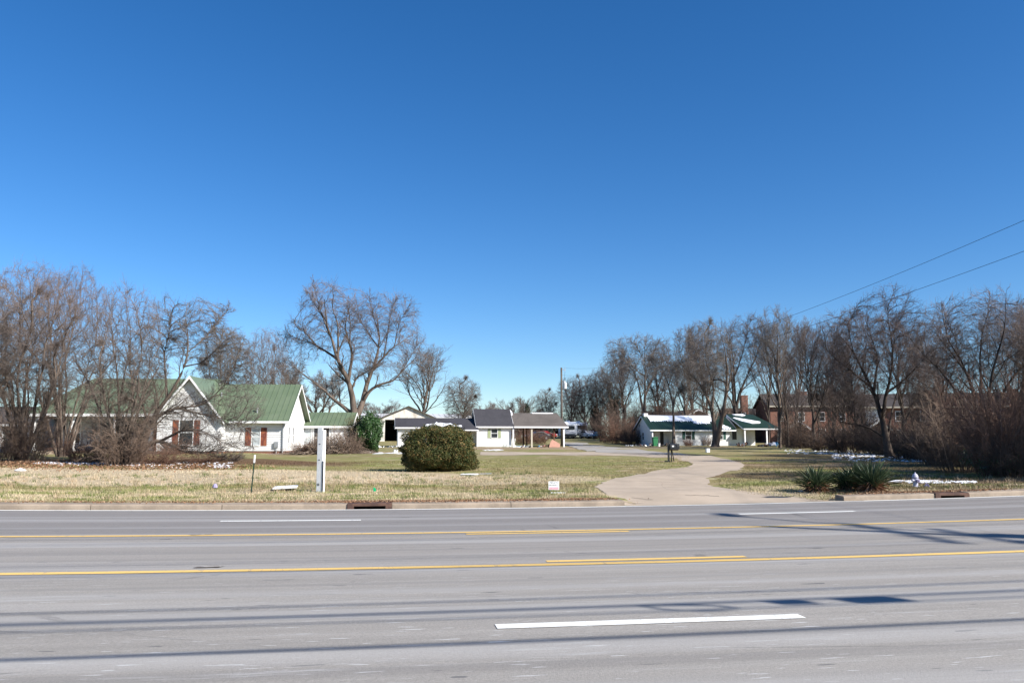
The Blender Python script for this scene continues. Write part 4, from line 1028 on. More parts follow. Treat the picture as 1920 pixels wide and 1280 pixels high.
# ---- campers, cars and things at the end of the drive --------------------------------------
def wheel(mb_t, mb_r, c, r=.34, wd=.2):
    mb_t.tube([(c[0] - wd / 2, c[1], c[2]), (c[0] + wd / 2, c[1], c[2])], r, 16); mb_r.tube([(c[0] - wd / 2 - .01, c[1], c[2]), (c[0] + wd / 2 + .01, c[1], c[2])], r * .55, 12)
def camper(px, Y, rz, label, L=7.5, W_=2.45, Hh=3.1, stripe=True):
    g = gp(px, Y); e = empty('camper_trailer', g, rz, label, 'camper', 'parked camper trailers'); h = W_ / 2
    MB().prism([(0, .75), (L, .6), (L + .1, Hh - .2), (L - .4, Hh), (.35, Hh), (-.25, Hh - .5), (-.1, 1.2)], 'x', -h, h).build('body', M['rv'], e, bevel=.04)
    if stripe:
        MB().box(-h - .012, -h - .002, .3, L - .3, 1.0, 1.35).box(h + .002, h + .012, .3, L - .3, 1.0, 1.35).box(h + .002, h + .012, 2.0, L - .3, 1.6, 1.7).prism([(-h + .1, .95), (h - .1, .95), (h - .1, 1.25), (-h + .1, 1.6)], 'y', -.17, -.16).build('stripe', M['rv_grey'], e)
    MB().box(-.75, .75, -.3, -.18, 1.75, 2.35).build('window', M['glass'], e); MB().box(h + .002, h + .03, 1.2, 2.3, 1.6, 2.3).box(h + .002, h + .03, 4.6, 5.9, 1.6, 2.3).box(-h - .03, -h - .002, 2, 3.5, 1.6, 2.3).build('window', M['glass'], e)
    MB().box(h + .002, h + .035, 3.0, 3.7, .8, 2.6).build('door', M['rv_grey'], e)
    MB().box(-.35, .35, 3.0, 3.9, Hh - .02, Hh + .28).build('roof_unit', M['rv'], e, bevel=.05)
    t, r_ = MB(), MB()
    for y_ in (L * .55, L * .55 + .85):
        for x in (-h + .12, h - .12): wheel(t, r_, (x, y_, .34))
    t.build('tyres', M['rubber'], e); r_.build('rims', M['galv'], e)
    MB().tube([(-.5, -.05, .62), (0, -1.1, .55)], .05).tube([(.5, -.05, .62), (0, -1.1, .55)], .05).tube([(0, -1.0, .0), (0, -1.0, .8)], .05).build('hitch', M['black_metal'], e)
    MB().box(-h + .1, h - .1, .02, L - .05, .42, .6).build('chassis', M['black_metal'], e)
camper(1069.5, 150, R(4), 'white camper trailer with grey stripes parked just right of the carport')
camper(1090, 158, R(6), 'second white camper trailer, farther right and behind the first', Hh=2.95, stripe=False)
def car(px, Y, rz, col, label, pickup=False):
    g = gp(px, Y); e = empty('parked_car', g, rz, label, 'car')
    prof = [(-2.2, .35), (2.25, .35), (2.3, .7), (2.1, .92), (.95, 1.0), (.35, 1.42), (-1.0, 1.45), (-1.75, 1.0), (-2.2, .95)]
    if pickup: prof = [(-2.6, .45), (2.4, .45), (2.45, .85), (2.2, 1.1), (1.1, 1.18), (.6, 1.75), (-.5, 1.78), (-.65, 1.12), (-2.6, 1.12)]
    MB().prism(prof, 'y', -.85, .85).build('body', M[col], e, bevel=.06)
    MB().prism([(.85, 1.02), (.36, 1.36), (-.95, 1.38), (-1.5, 1.02)] if not pickup else [(1.0, 1.2), (.6, 1.68), (-.45, 1.7), (-.55, 1.2)], 'y', -.87, .87).build('window', M['glass'], e)
    for x in (-1.4, 1.4):
        for y_ in (-.78, .78):
            w0 = MB().tube([(x, y_ - .1, .34), (x, y_ + .1, .34)], .34, 16).build('wheel', M['rubber'], e); MB().tube([(x, y_ - .115, .34), (x, y_ + .115, .34)], .2, 12).build('rim', M['galv'], w0)
    for y_ in (-.6, .6): MB().box(2.24, 2.33, y_ - .15, y_ + .15, .68, .82).build('headlight', M['rv'], e)
M['car_white'] = plain('white_car_paint', (.7, .72, .75), .25, .02, spec=.5); M['car_red'] = plain('red_car_paint', (.2, .025, .02), .25, .02, spec=.5); M['car_dark'] = plain('dark_car_paint', (.03, .035, .045), .25, .02, spec=.5)
car(1103, 150, R(-70), 'car_white', 'white car parked between the campers and the blue trailer')
car(1020, 150, R(-30), 'car_red', 'red car seen under the carport roof')
car(1006, 140, R(200), 'car_dark', 'dark car behind the carport, beside the red one')
g = gp(1122, 146); e = empty('covered_trailer', g, R(10), 'small trailer under a blue tarp at the edge of the woods', 'trailer')
MB().prism([(-.75, .55), (.75, .55), (.62, 1.15), (.1, 1.32), (-.5, 1.2)], 'y', 0, 1.5).build('tarp', M['blue'], e, bevel=.08)
t, r_ = MB(), MB(); wheel(t, r_, (-.7, .8, .3), .3); wheel(t, r_, (.7, .8, .3), .3); t.build('tyres', M['rubber'], e); r_.build('rims', M['galv'], e)
MB().box(-.7, .7, .05, 1.45, .42, .549).tube([(0, .1, .5), (0, -1.0, .45)], .04).build('frame', M['black_metal'], e)

# ---- utility poles and wires ------------------------------------------------------------------
g = gp(1053.5, 112); UP = empty('utility_pole', g, 0, 'weathered wooden utility pole with a grey transformer behind the carport', 'utility pole')
hT = at(1053, 689, 112).z - g.z
MB().tube([(0, 0, -.3), (0, 0, hT)], [.17, .12], 12).build('pole', M['pole'], UP, smooth=True)
tr = MB().lathe([(.05, 0), (.24, .02), (.24, .78), (.2, .86), (.05, .88)], (.47, 0), 16).build('transformer', M['can'], UP, loc=(0, 0, hT - 2.9), smooth=False)
MB().tube([(.4, 0, .86), (.4, 0, 1.1)], .035).tube([(.55, 0, .86), (.55, 0, 1.08)], .035).build('bushing', M['trim'], tr)
MB().box(.1, .26, -.05, .05, .2, .3).box(.1, .26, -.05, .05, .6, .7).build('bracket', M['galv'], tr)
MB().tube([(0, 0, hT - .15), (.5, 0, hT - .35)], .035).tube([(.5, 0, hT - .6), (.5, 0, hT + .05)], .03).build('arm', M['galv'], UP)
MB().tube([(.5, 0, hT - .4), (.4, 0, hT - 1.5), (.4, 0, hT - 1.85)], .014).build('drop_lead', M['wire'], UP)
# pole on this side of the road, outside the frame, whose shadow falls on the road
NPX, NPY = 22.6, 6.4; npz = .15
NP = empty('utility_pole', (NPX, NPY, npz), TH, 'tall wooden utility pole with transformers and street lamp, nearest the camera, out of frame', 'utility pole')
MB().tube([(0, 0, -.3), (0, 0, 13.2)], [.19, .12], 12).build('pole', M['pole'], NP, smooth=True)
MB().box(-.07, .07, -1.7, 1.7, 11.5, 11.62).box(-.07, .07, -1.2, 1.2, 10.7, 10.8).build('crossarm', M['pole'], NP)
MB().tube([(0, .9, 11.52), (0, .1, 10.7)], .02).tube([(0, -.9, 11.52), (0, -.1, 10.7)], .02).build('brace', M['galv'], NP)
for y_ in (-1.5, -.75, .75, 1.5): MB().lathe([(.05, 11.62), (.07, 11.7), (.04, 11.75), (.06, 11.8), (.02, 11.86)], (0, y_), 8).build('insulator', M['can'], NP)
for y_ in (-.5, .15, .55): MB().lathe([(.05, 9.3), (.25, 9.32), (.25, 10.2), (.18, 10.3)], (-.25 if y_ != .15 else .38, y_), 14).build('transformer', M['can'], NP)
MB().tube([(0, 0, 10.4), (-.8, 1.8, 11.1), (-1.7, 3.9, 11.3)], .045).build('lamp_arm', M['galv'], NP)
MB().prism([(3.8, 11.2), (4.8, 11.22), (4.75, 11.36), (4.0, 11.42)], 'x', -1.95, -1.67).build('lamp_head', M['can'], NP)
def wire(a, b_, sag, r, label, group=None, n=40, name='overhead_wire', mat='wire'):
    a, b_ = Vector(a), Vector(b_); pts = [a.lerp(b_, i / n) - Vector((0, 0, 4 * sag * (i / n) * (1 - i / n))) for i in range(n + 1)]
    o = MB().tube(pts, r, 5).build(name, M[mat], None, fix=False); return tag(o, label, 'wire', group)
topU = Vector((g.x + .5, 112, g.z + hT - .05)); 
wire((NPX - .1, NPY + .6, 12.0), topU, 2.9, .009, 'upper wire crossing the sky from the right edge to the far pole', 'wires crossing the road')
wire((NPX - .1, NPY + .3, 10.5), (g.x + .1, 112, g.z + hT - 1.0), 2.6, .009, 'lower wire crossing the sky from the right edge to the far pole', 'wires crossing the road')
# wires running along the near side of the road behind the camera; they only show by their shadows
def along(s, dq, z):                    # point on the pole line
    sp, qp = sq(NPX, NPY); x, y = xy(sp + s, qp + dq); return (x, y, z)
for i, (dq, z, r, sg) in enumerate(((-1.5, 11.85, .014, .9), (.75, 11.85, .014, .9), (1.5, 11.85, .014, .9), (0, 9.4, .02, .8))):
    for a_, b__ in ((-55, 0), (0, 55)): wire(along(a_, dq, z), along(b__, dq, z), sg, r, 'thin power line above the near side of the road, outside the frame', 'power lines along the near side')
for i, (dq, z, r, sg) in enumerate(((.15, 6.75, .024, .55), (.15, 6.2, .034, .5), (-.15, 6.14, .018, .45), (.0, 5.05, .032, .5))):
    for a_, b__ in ((-55, 0), (0, 55)): wire(along(a_, dq, z), along(b__, dq, z), sg, r, 'thick telephone cable above the near side of the road, outside the frame', 'telephone cables along the near side')
P2 = along(-55, 0, .1); o2 = copy_tree(NP); o2.location = (P2[0], P2[1], .15); o2['label'] = 'utility pole down the near side of the road, out of frame left'
P2 = along(55, 0, .1); o2 = copy_tree(NP); o2.location = (P2[0], P2[1], .15); o2['label'] = 'utility pole up the near side of the road, out of frame right'
# slack loop and splice cases hung on the cable, off frame
def cable_z(s): u = (s + 55) / 55; return 6.2 - 4 * .5 * u * (1 - u)
def to_shadow(px, py):                   # station along the cable whose shadow falls at this pixel
    p = hit(px, py); L = (5.8) / math.tan(R(SUN_EL)); x = p.x + L * math.sin(R(SUN_AZ)); y = p.y + L * math.cos(R(SUN_AZ)); return sq(x, y)[0] - sq(NPX, NPY)[0]
for (pa, pb, rr, nm, lb) in (((1440, 1140), (1530, 1141), .085, 'splice_case', 'short black splice case hung on the cable, outside the frame'), ((1575, 1136), (1700, 1136), .13, 'splice_case', 'long black splice case hung on the cable, outside the frame')):
    a_, b__ = to_shadow(*pa), to_shadow(*pb); z_ = cable_z((a_ + b__) / 2) - rr - .05
    m_ = MB().tube([along(a_, .15, z_), along(a_ + (b__ - a_) * .12, .15, z_), along(b__ - (b__ - a_) * .12, .15, z_), along(b__, .15, z_)], [rr * .3, rr, rr, rr * .3], 12)
    tag(m_.build(nm, M['wire'], None), lb, 'splice case', 'splice cases on the cable')
a_ = to_shadow(1260, 1148); z_ = cable_z(a_) - .2
pts_ = []
for i in range(25):
    t_ = i / 24 * 2 * math.pi; pts_.append(along(a_ + .42 * math.cos(t_) * (1 if math.cos(t_) > 0 else .8), .15, z_ + .17 * math.sin(t_) * (1 - .25 * math.cos(t_))))
tag(MB().tube(pts_, .03, 6).build('cable_loop', M['wire'], None), 'slack loop of cable lashed under the telephone line, outside the frame', 'cable')
del g

# ---- things on the lawn ----------------------------------------------------------------------
def pt(px, py):
    p = hit(px, py); return Vector((p.x, p.y, gz(p.x, p.y)))
p = pt(599, 923); e = empty('sign_post', p, R(-18), 'tall white wooden post of two boards with a black strip, near the kerb', 'post')
h_ = at(599, 801, p.y).z - p.z
MB().box(-.10, .055, -.03, .03, -.1, h_).build('board', M['wood_white'], e, bevel=.006)
MB().box(.057, .095, -.03, .13, -.1, h_ - .08).build('board', M['wood_white'], e, bevel=.006)
MB().prism([(.096, h_ - .16), (.13, h_ - .16), (.13, h_ - .55), (.096, h_ - .9)], 'y', -.02, .07).build('notch_board', M['wood_white'], e)
MB().box(.097, .118, -.04, .0, -.1, h_ - 1.0).build('strip', M['black_metal'], e)
for zz in (.2, .24, .95, 1.42): MB().box(-.07 + zz * .02, .01, -.036, -.0305, zz, zz + .018).build('bolt', M['black_metal'], e)
p = pt(471, 925); e = empty('fence_stake', p, 0, 'thin leaning dark green metal stake with a white tip, left of the white post', 'stake')
q_ = at(479, 852, p.y) - p
MB().box(-.018, .018, -.004, .004, 0, 1).box(-.004, .004, .0042, .03, 0, 1).build('shaft', M['post_green'], e)
MB().box(-.02, .02, -.006, .032, 1.001, 1.26).build('tip', M['wood_white'], e)
e.scale = (1, 1, q_.z / 1.26); e.rotation_euler = (R(3), math.atan2(q_.x, q_.z), 0)
p = pt(535, 920); e = empty('board_slab', p + Vector((0, 0, .02)), R(8), 'flat pale board propped on a dark block between the stake and the white post', 'board')
MB().box(-.34, .36, -.25, .22, .07, .11).build('top', M['wood_white'], e, bevel=.005); MB().box(-.12, .2, -.14, .15, -.05, .069).build('block', M['black_metal'], e); e.rotation_euler = (R(4), R(-3), R(8))
p = pt(1038.5, 923); SG = empty('yard_sign', p, R(3), 'small white and red private property sign by the kerb, left of the drive mouth', 'sign')
MB().box(-.165, .165, -.004, .004, .07, .33).build('panel', M['sign_white'], SG)
MB().box(-.145, .145, -.0062, -.0045, .085, .15).build('red_band', M['pink'], SG)
MB().tube([(-.1, .008, -.1), (-.1, .008, .3)], .004, 6).tube([(.1, .008, -.1), (.1, .008, .3)], .004, 6).build('stake', M['galv'], SG)
def text(s_, size, loc, mat, parent, name='lettering', rx=math.pi / 2):
    c = D.curves.new(name, 'FONT'); c.body = s_; c.size = size; c.align_x = 'CENTER'; c.extrude = .0006; c.resolution_u = 2
    t = D.objects.new('tmp', c); COL.objects.link(t); bpy.context.view_layer.update()
    me = D.meshes.new_from_object(t.evaluated_get(bpy.context.evaluated_depsgraph_get())); D.objects.remove(t); D.curves.remove(c)
    me.materials.clear(); me.materials.append(M[mat]); o = D.objects.new(name, me); COL.objects.link(o); o.parent = parent; o.location = loc; o.rotation_euler = (rx, 0, 0); return o
text('PRIVATE', .068, (0, -.006, .262), 'ink', SG); text('PROPERTY', .062, (0, -.006, .19), 'ink', SG); text('NO TRESPASSING', .036, (0, -.0075, .105), 'sign_white', SG)
p = pt(1043, 925.5); e = empty('fallen_stake', p, R(-2), 'white stake lying in the grass at the foot of the small sign', 'stake'); MB().box(-.16, .28, -.012, .02, .02, .045).build('shaft', M['sign_white'], e); MB().box(-.24, -.16, -.012, .02, .02, .046).build('dark_end', M['black_metal'], e)
# fire hydrant
p = pt(1717, 913); e = empty('fire_hydrant', p, R(20), 'lavender grey fire hydrant standing by a strip of snow at the right', 'hydrant')
hs = (at(1717, 885, p.y).z - p.z) / .68
MB().lathe([(.15, -.05), (.15, .03), (.095, .05), (.095, .2), (.105, .22), (.105, .40), (.13, .41), (.13, .44)], sides=20).build('barrel', M['hydrant'], e, smooth=False)
MB().lathe([(.128, .441), (.135, .46), (.12, .50), (.10, .56), (.065, .61), (.03, .62), (.03, .68)], sides=20).build('bonnet', M['hydrant'], e)
for a_ in (0, math.pi): MB().tube([(.09 * math.cos(a_), 0, .31), (.19 * math.cos(a_), 0, .31)], .055, 12).tube([(.19 * math.cos(a_), 0, .31), (.215 * math.cos(a_), 0, .31)], .03, 6).build('outlet', M['hydrant'], e)
MB().tube([(0, -.09, .28), (0, -.18, .28)], .075, 14).tube([(0, -.18, .28), (0, -.21, .28)], .03, 6).build('outlet', M['hydrant_band'], e)
MB().lathe([(.138, .445), (.145, .45), (.145, .456), (.138, .46)], sides=20).build('flange', M['hydrant_band'], e)
e.scale = (hs * 1.1, hs * 1.1, hs)
p = pt(1733, 913.5); e = empty('purple_cup', p, 0, 'small crushed purple cup on the grass right of the hydrant', 'litter'); MB().lathe([(.04, .02), (.07, .14), (.065, .14), (.035, .03)]).build('cup', M['purple'], e); e.rotation_euler = (R(50), R(40), 0)
p = pt(403, 917); e = empty('purple_bag', p, 0, 'small pale purple scrap on the grass left of the stake', 'litter'); MB().lathe([(.03, .01), (.08, .05), (.07, .12), (.03, .17)], sides=7).build('scrap', M['purple'], e)
p = pt(700, 924); e = empty('green_flag', p, 0, 'tiny bright green marker flag near the kerb, right of the white post', 'marker flag'); MB().tube([(0, 0, 0), (0, 0, .15)], .003).build('wire_stem', M['galv'], e); MB().prism([(0, .05), (.06, .03), (.09, .09), (.03, .16), (0, .15)], 'y', -.008, .01).build('flag', M['greenplastic'], e)
p = pt(38, 884); e = empty('litter_bag', p, R(10), 'crumpled white litter on the tan grass at the far left', 'litter'); MB().lathe([(.05, 0), (.22, .03), (.25, .08), (.12, .14), (.05, .18)], sides=9).build('bag', M['sign_white'], e); e.scale = (1, .6, .8)
p = pt(880, 891); e = empty('white_board', p, R(-5), 'white broken panel lying flat just right of the round bush', 'board'); MB().prism([(-.35, -.2), (.25, -.22), (.4, .05), (.1, .25), (-.3, .2)], 'z', .03, .07).build('panel', M['sign_white'], e)
p = pt(901, 891.5); e = empty('torn_sheet', p, R(6), 'torn strips of grey plastic sheet beside the white broken panel', 'litter')
for k_, (x, y_, l_) in enumerate(((-.2, 0, .3), (.15, .1, .35), (.35, -.05, .25))): MB().prism([(x - l_ / 2, y_ - .03), (x + l_ / 2, y_ - .01), (x + l_ / 2, y_ + .07), (x - l_ / 3, y_ + .05)], 'z', .03 + .01 * k_, .06 + .01 * k_).build('strip', M['galv'], e)
# mailbox
p = pt(1256, 866); e = empty('mailbox', p, R(6), 'black rural mailbox on slim posts at the inner bend of the drive', 'mailbox')
zb = at(1262, 842, p.y).z - p.z; zt = at(1262, 831.5, p.y).z - p.z; hw_ = .17; L_ = .56
pr = [(-hw_, zb)] + [(-hw_ * math.cos(a), zt - hw_ + hw_ * math.sin(a)) for a in np.linspace(0, math.pi, 9)] + [(hw_, zb)]
MB().prism(pr, 'x', 0, L_).build('box', M['black_metal'], e)
MB().box(.1, .22, -hw_ - .006, -hw_ - .001, (zb + zt) / 2 - .02, (zb + zt) / 2 + .06).build('number_plate', M['sign_white'], e)
MB().box(.38, .41, -hw_ - .02, -hw_ - .002, zb + .12, zt + .08).build('flag', M['black_metal'], e)
MB().box(-.0, L_ - .05, -.1, .1, zb - .06, zb - .002).build('shelf', M['brownwood'], e)
MB().box(-.12, -.02, -.05, .05, -.2, zt + .1).build('post', M['black_metal'], e)
MB().tube([(.12, .05, -.1), (.1, 0, zb - .062)], .035, 8).tube([(.3, .15, .05), (.14, 0, zb - .062)], .03, 8).build('leg', M['black_metal'], e)
MB().box(-.3, 0, -.14, .1, .0, .08).build('foot', M['black_metal'], e)
# bin, junk and clutter by the houses
p = gp(1228, 116.2); e = empty('wheeled_bin', p, TH, 'green wheeled rubbish bin at the porch corner of the right house', 'bin')
MB().prism([(-.3, .06), (.3, .06), (.36, 1.2), (-.36, 1.2)], 'y', -.33, .33).build('body', M['bin'], e, bevel=.03); MB().prism([(-.4, 1.202), (.4, 1.202), (.3, 1.35), (-.3, 1.35)], 'y', -.38, .38).build('lid', M['bin'], e, bevel=.02)
w0 = MB().tube([(-.36, .3, .13), (-.3, .3, .13)], .13, 12).tube([(.3, .3, .13), (.36, .3, .13)], .13, 12).build('wheels', M['rubber'], e)
e2 = empty('white_bucket', gp(1235, 116), 0, 'white bucket beside the green bin on the right porch', 'bucket'); MB().lathe([(.16, 0), (.2, .42), (.22, .43), (.22, .46), (.2, .46)]).build('pail', M['sign_white'], e2); MB().tube([(.21, 0, .4), (.1, .2, .5), (-.1, .2, .5), (-.21, 0, .4)], .008).build('handle', M['galv'], e2)
def junk(px, Y, n, spread, mats, seed, label, name='junk_heap', sc=.3):
    rg = np.random.default_rng(seed); e = empty(name, gp(px, Y), TH, label, 'junk')
    for i in range(n):
        x, y_ = rg.normal() * spread, rg.normal() * spread * .4; a = rg.uniform(.3, 1.2) * sc; b_ = rg.uniform(.3, 1) * sc; c_ = rg.uniform(.1, .8) * sc; th = rg.random() * 3
        rm = Matrix.Rotation(th, 3, 'Z') @ Matrix.Rotation(rg.normal() * .5, 3, 'X') @ Matrix.Rotation(rg.normal() * .5, 3, 'Y'); m = MB().box(-a, a, -b_ * .4, b_ * .4, 0, c_)
        m.v = [tuple(rm @ Vector(v) + Vector((x, y_, max(0, .05 + rg.random() * .05)))) for v in m.v]; m.build(rg.choice(['plank', 'box', 'panel']), M[mats[i % len(mats)]], e)
    return e
junk(1208, 114.5, 16, .8, ['terra', 'rust', 'brownwood', 'litterw' if 'litterw' in M else 'trim', 'deadwood'], 4, 'heap of reddish scrap on the ground before the right house')
junk(1436, 115.5, 12, .9, ['galv', 'black_metal', 'brownwood', 'rv_grey'], 5, 'dark jumble of garden furniture under the carport of the right house', sc=.45)
junk(1452, 116, 8, .35, ['blue', 'rv_grey', 'black_metal'], 6, 'blue grey chairs and gear at the right end of the carport', sc=.5)
junk(1247, 116.6, 9, .5, ['black_metal', 'door', 'brownwood'], 7, 'dark clutter on the porch of the right house', sc=.4)
junk(985, 108, 22, 1.2, ['trim', 'galv', 'blue', 'trim', 'brownwood'], 8, 'pale and dark debris strewn under the carport', sc=.28)
junk(1022, 107, 8, .5, ['terra', 'trim', 'rust'], 9, 'reddish scraps beside the terracotta panel', sc=.25)
e = empty('leaning_panel', gp(1040, 105.5), TH, 'big terracotta coloured panel lying tilted at the right post of the carport', 'panel'); m = MB().prism([(-.75, 0), (.7, 0), (.75, .45), (-.2, 1.05), (-.45, .8)], 'y', 0, .05); m.build('sheet', M['terra'], e); e.rotation_euler = (R(-22), 0, TH)
MB().box(-.7, -.62, .1, .8, -.05, .5).build('prop', M['brownwood'], e)
e = empty('ladder', gp(963, 106.4), TH, 'white ladder leaning at the corner of the carport', 'ladder'); m = MB()
for x in (-.2, .2): m.tube([(x - .15, 0, 0), (x + .1, .5, 1.15)], .03, 6)
for k_ in range(4): t_ = (k_ + .5) / 4; m.tube([(-.35 + .25 * t_, .5 * t_, 1.15 * t_), (.05 + .25 * t_, .5 * t_, 1.15 * t_)], .02, 6)
m.build('rails', M['trim'], e)
e = empty('scrap_heap', gp(716, 104), TH, 'white scraps on the ground between the hedge and the low house', 'junk'); e0 = junk(720, 100, 10, 1.6, ['trim', 'sign_white', 'galv'], 12, 'white scraps strewn between the holly and the low house', 'scrap_row', .22); D.objects.remove(e)
for i, (px, py, lb) in enumerate(((742, 850, 'white box with a dark side on the grass left of the round bush'), (1327, 848, 'small pale blue box on the ground before the right house'))):
    p = pt(px, py); e = empty('carton', p, R(15), lb, 'box'); MB().box(-.16, .16, -.12, .12, 0, .32).build('body', M['trim'] if i == 0 else M['rv'], e, bevel=.01); MB().box(-.17, .17, -.13, .13, .321, .35).build('lid', M['door'] if i == 0 else M['rv'], e)
# concrete rubble line before the low house
e = junk(1390, 115, 7, .35, ['brownwood', 'door', 'rv_grey'], 15, 'grey folded thing leaning at the wall under the right carport', sc=.45)
e = junk(1185, 112, 9, .8, ['sign_white', 'rv', 'galv'], 16, 'bluish white scraps at the left foot of the right house', sc=.2)

# ---- snow on the ground -------------------------------------------------------------------------
def ground_snow(name, zones, n, seed, label):
    rg = np.random.default_rng(seed); V = []; Fc = []
    for _ in range(n):
        px0, py0, px1, py1, k = zones[rg.integers(len(zones))]
        p = hit(rg.uniform(px0, px1), rg.uniform(py0, py1)); r = k * rg.uniform(.3, 1) ** 1.5; z = gz(p.x, p.y); b = len(V); m = 9; ph = rg.random() * 6
        V.append((p.x, p.y, z + .045 + r * .03))
        for i in range(m):
            a = i / m * 6.283; rr = r * (1 + .35 * math.sin(2 * a + ph) + .25 * math.sin(3 * a + 2 * ph)); x, y = p.x + rr * 1.6 * math.cos(a), p.y + rr * .8 * math.sin(a); V.append((x, y, gz(x, y) + .012))
        for i in range(m): Fc.append([b, b + 1 + i, b + 1 + (i + 1) % m])
    o = np_mesh(name, np.array(V), [np.array(Fc)], M['snow'], smooth=True); tag(o, label, 'snow', kind='stuff')
ground_snow('snow', [(60, 867, 200, 870, .12), (100, 869, 300, 873, .1), (250, 866, 440, 878, .09), (400, 872, 430, 878, .08)], 420, 1, 'patchy snow on the shaded ground below the left trees')
ground_snow('snow', [(1560, 848, 1640, 860, .1), (1590, 852, 1760, 866, .1), (1470, 843, 1600, 851, .12), (1690, 854, 1810, 866, .08)], 600, 2, 'speckled snow around the foot of the forked tree on the right')
ground_snow('snow', [(1672, 902, 1760, 905, .12), (1700, 903, 1830, 906.5, .08), (1672, 903, 1720, 904, .07)], 300, 3, 'thin strip of snow behind the hydrant')
ground_snow('snow', [(905, 843, 940, 845, .3), (690, 848, 755, 851, .35), (1505, 921, 1520, 923, .07)], 60, 4, 'bits of snow along the foot of the low middle house')
# ------------------------------------------------------------------ vegetation
# round bush on the lawn
p = pt(822, 886); 
leafy('round_bush', (p.x, p.y + 1.3, p.z), 'big round bronze green bush standing alone on the lawn', 'bush', (1.8, 1.55, 1.10), 85000, .036, .5, 'leaf_bush', 5, power=3.0, depth=.3, lumps=.16, shoots=520)
g = gp(692, 68.5)
leafy('holly_shrub', g, 'dark green holly shrub at the right end of the left house', 'shrub', (1.15, 1.2, 1.75), 26000, .055, .5, 'leaf_holly', 6, power=2.4, depth=.4, lumps=.25, shoots=260)
g = gp(672, 69)
leafy('cedar_shrub', g, 'bronze brown evergreen shrub left of the dark holly', 'shrub', (1.4, 1.2, 1.6), 24000, .05, .25, 'leaf_cedar', 7, power=2.3, depth=.6, lumps=.3)

# yuccas by the kerb
def yucca(px, py, Hh, W_, n, seed, label):
    rg = np.random.default_rng(seed); p = pt(px, py); e = empty('yucca', (p.x, p.y, p.z - .03), 0, label, 'yucca', 'yuccas beside the kerb')
    def blades(n, e0, e1, L, droop, wd, nm, mt, z0):
        V = []; Fc = []
        for i in range(n):
            az = i * 2.39996 + rg.normal() * .15; el = math.radians(rg.uniform(e0, e1)); l = L * rg.uniform(.75, 1.1); w_ = wd * rg.uniform(.8, 1.2)
            c, s_ = math.cos(az), math.sin(az); b = len(V); r = .06; z = z0 + rg.random() * .22; ee = el
            for k, wf in enumerate((.6, 1, .9, .6, .0)):
                V += [(r * c - s_ * w_ * wf, r * s_ + c * w_ * wf, z + .01), (r * c, r * s_, z - .008 if wf else z), (r * c + s_ * w_ * wf, r * s_ - c * w_ * wf, z + .01)]
                r += l / 4 * math.cos(ee); z += l / 4 * math.sin(ee); ee -= droop; z = max(z, .02)
            for k in range(4):
                a = b + 3 * k; Fc += [[a, a + 3, a + 4, a + 1], [a + 1, a + 4, a + 5, a + 2]]
        o = np_mesh(nm, np.array(V), [np.array(Fc)], M[mt], e)
    blades(n, 12, 80, Hh * 1.02, .06, .019, 'green_blades', 'yucca', .08); blades(int(n * .5), -35, 10, Hh * .6, .12, .016, 'dead_blades', 'yucca_dead', .12)
    return e
yucca(1530, 923, .68, .8, 190, 1, 'left smaller yucca, standing apart from the pair by the kerb')
yucca(1586, 921, .56, .8, 130, 2, 'low yucca at the left of the big clump by the kerb'); yucca(1608, 919, .74, .9, 170, 4, 'middle yucca of the big clump by the kerb')
yucca(1636, 923, .80, .9, 230, 3, 'largest yucca, right end of the clump by the kerb, dead brown leaves under it')
rg = np.random.default_rng(77)
def scatter_leaves(name, n, zones, mat, size, label, seed):
    rg = np.random.default_rng(seed); C = []
    for _ in range(n):
        a = zones[rg.integers(len(zones))]; p = hit(rg.normal(a[0], a[2]), rg.normal(a[1], a[3])); s_, q_ = sq(p.x, p.y)
        if q_ > .7: C.append((p.x, p.y, gz(p.x, p.y) + .02 + rg.random() * .03))
    C = np.array(C); Nn = unit(np.array([0, 0, 1.0]) + rg.normal(size=C.shape) * .6); V, Fq = leaf_quads(C, Nn, size, .6, rg)
    tag(np_mesh(name, V, [Fq], M[mat]), label, 'leaves', kind='stuff')
scatter_leaves('fallen_leaves', 900, [(1560, 921, 18, 1.5), (1640, 924, 20, 1.2), (1600, 925, 40, 1.2)], 'litter_leaf', .03, 'dead brown leaves round the yuccas', 1)
scatter_leaves('fallen_leaves', 5000, [(230, 877, 90, 3.5), (60, 872, 50, 4), (380, 876, 60, 3)], 'litter_leaf', .05, 'fallen leaves below the left trees', 2)

def kerb_litter(n, s0, s1, seed):
    rg = np.random.default_rng(seed); c = rg.uniform(s0, s1, 60); s_ = c[rg.integers(60, size=n)] + rg.normal(size=n) * .35; q_ = np.clip(.72 + rg.normal(size=n) * .16, .3, 1.4); x, y = xy(s_, q_)
    z = np.where(q_ < .62, long_z(s_, 0) + .15, ground_z(x, y) + .02) + rg.random(n) * .015; C = np.stack([x, y, z], 1); Nn = unit(np.array([0, 0, 1.0]) + rg.normal(size=C.shape) * .6); V, Fq = leaf_quads(C, Nn, .028, .5, rg)
    tag(np_mesh('fallen_leaves', V, [Fq], M['litter_leaf']), 'brown leaf and twig litter caught along the kerb', 'leaves', kind='stuff')
kerb_litter(5000, s_at(620, 950), sK0 - .3, 5); kerb_litter(2500, sK1 + .5, s_at(1900, 930), 6); kerb_litter(1500, s_at(20, 950), s_at(620, 950), 7)
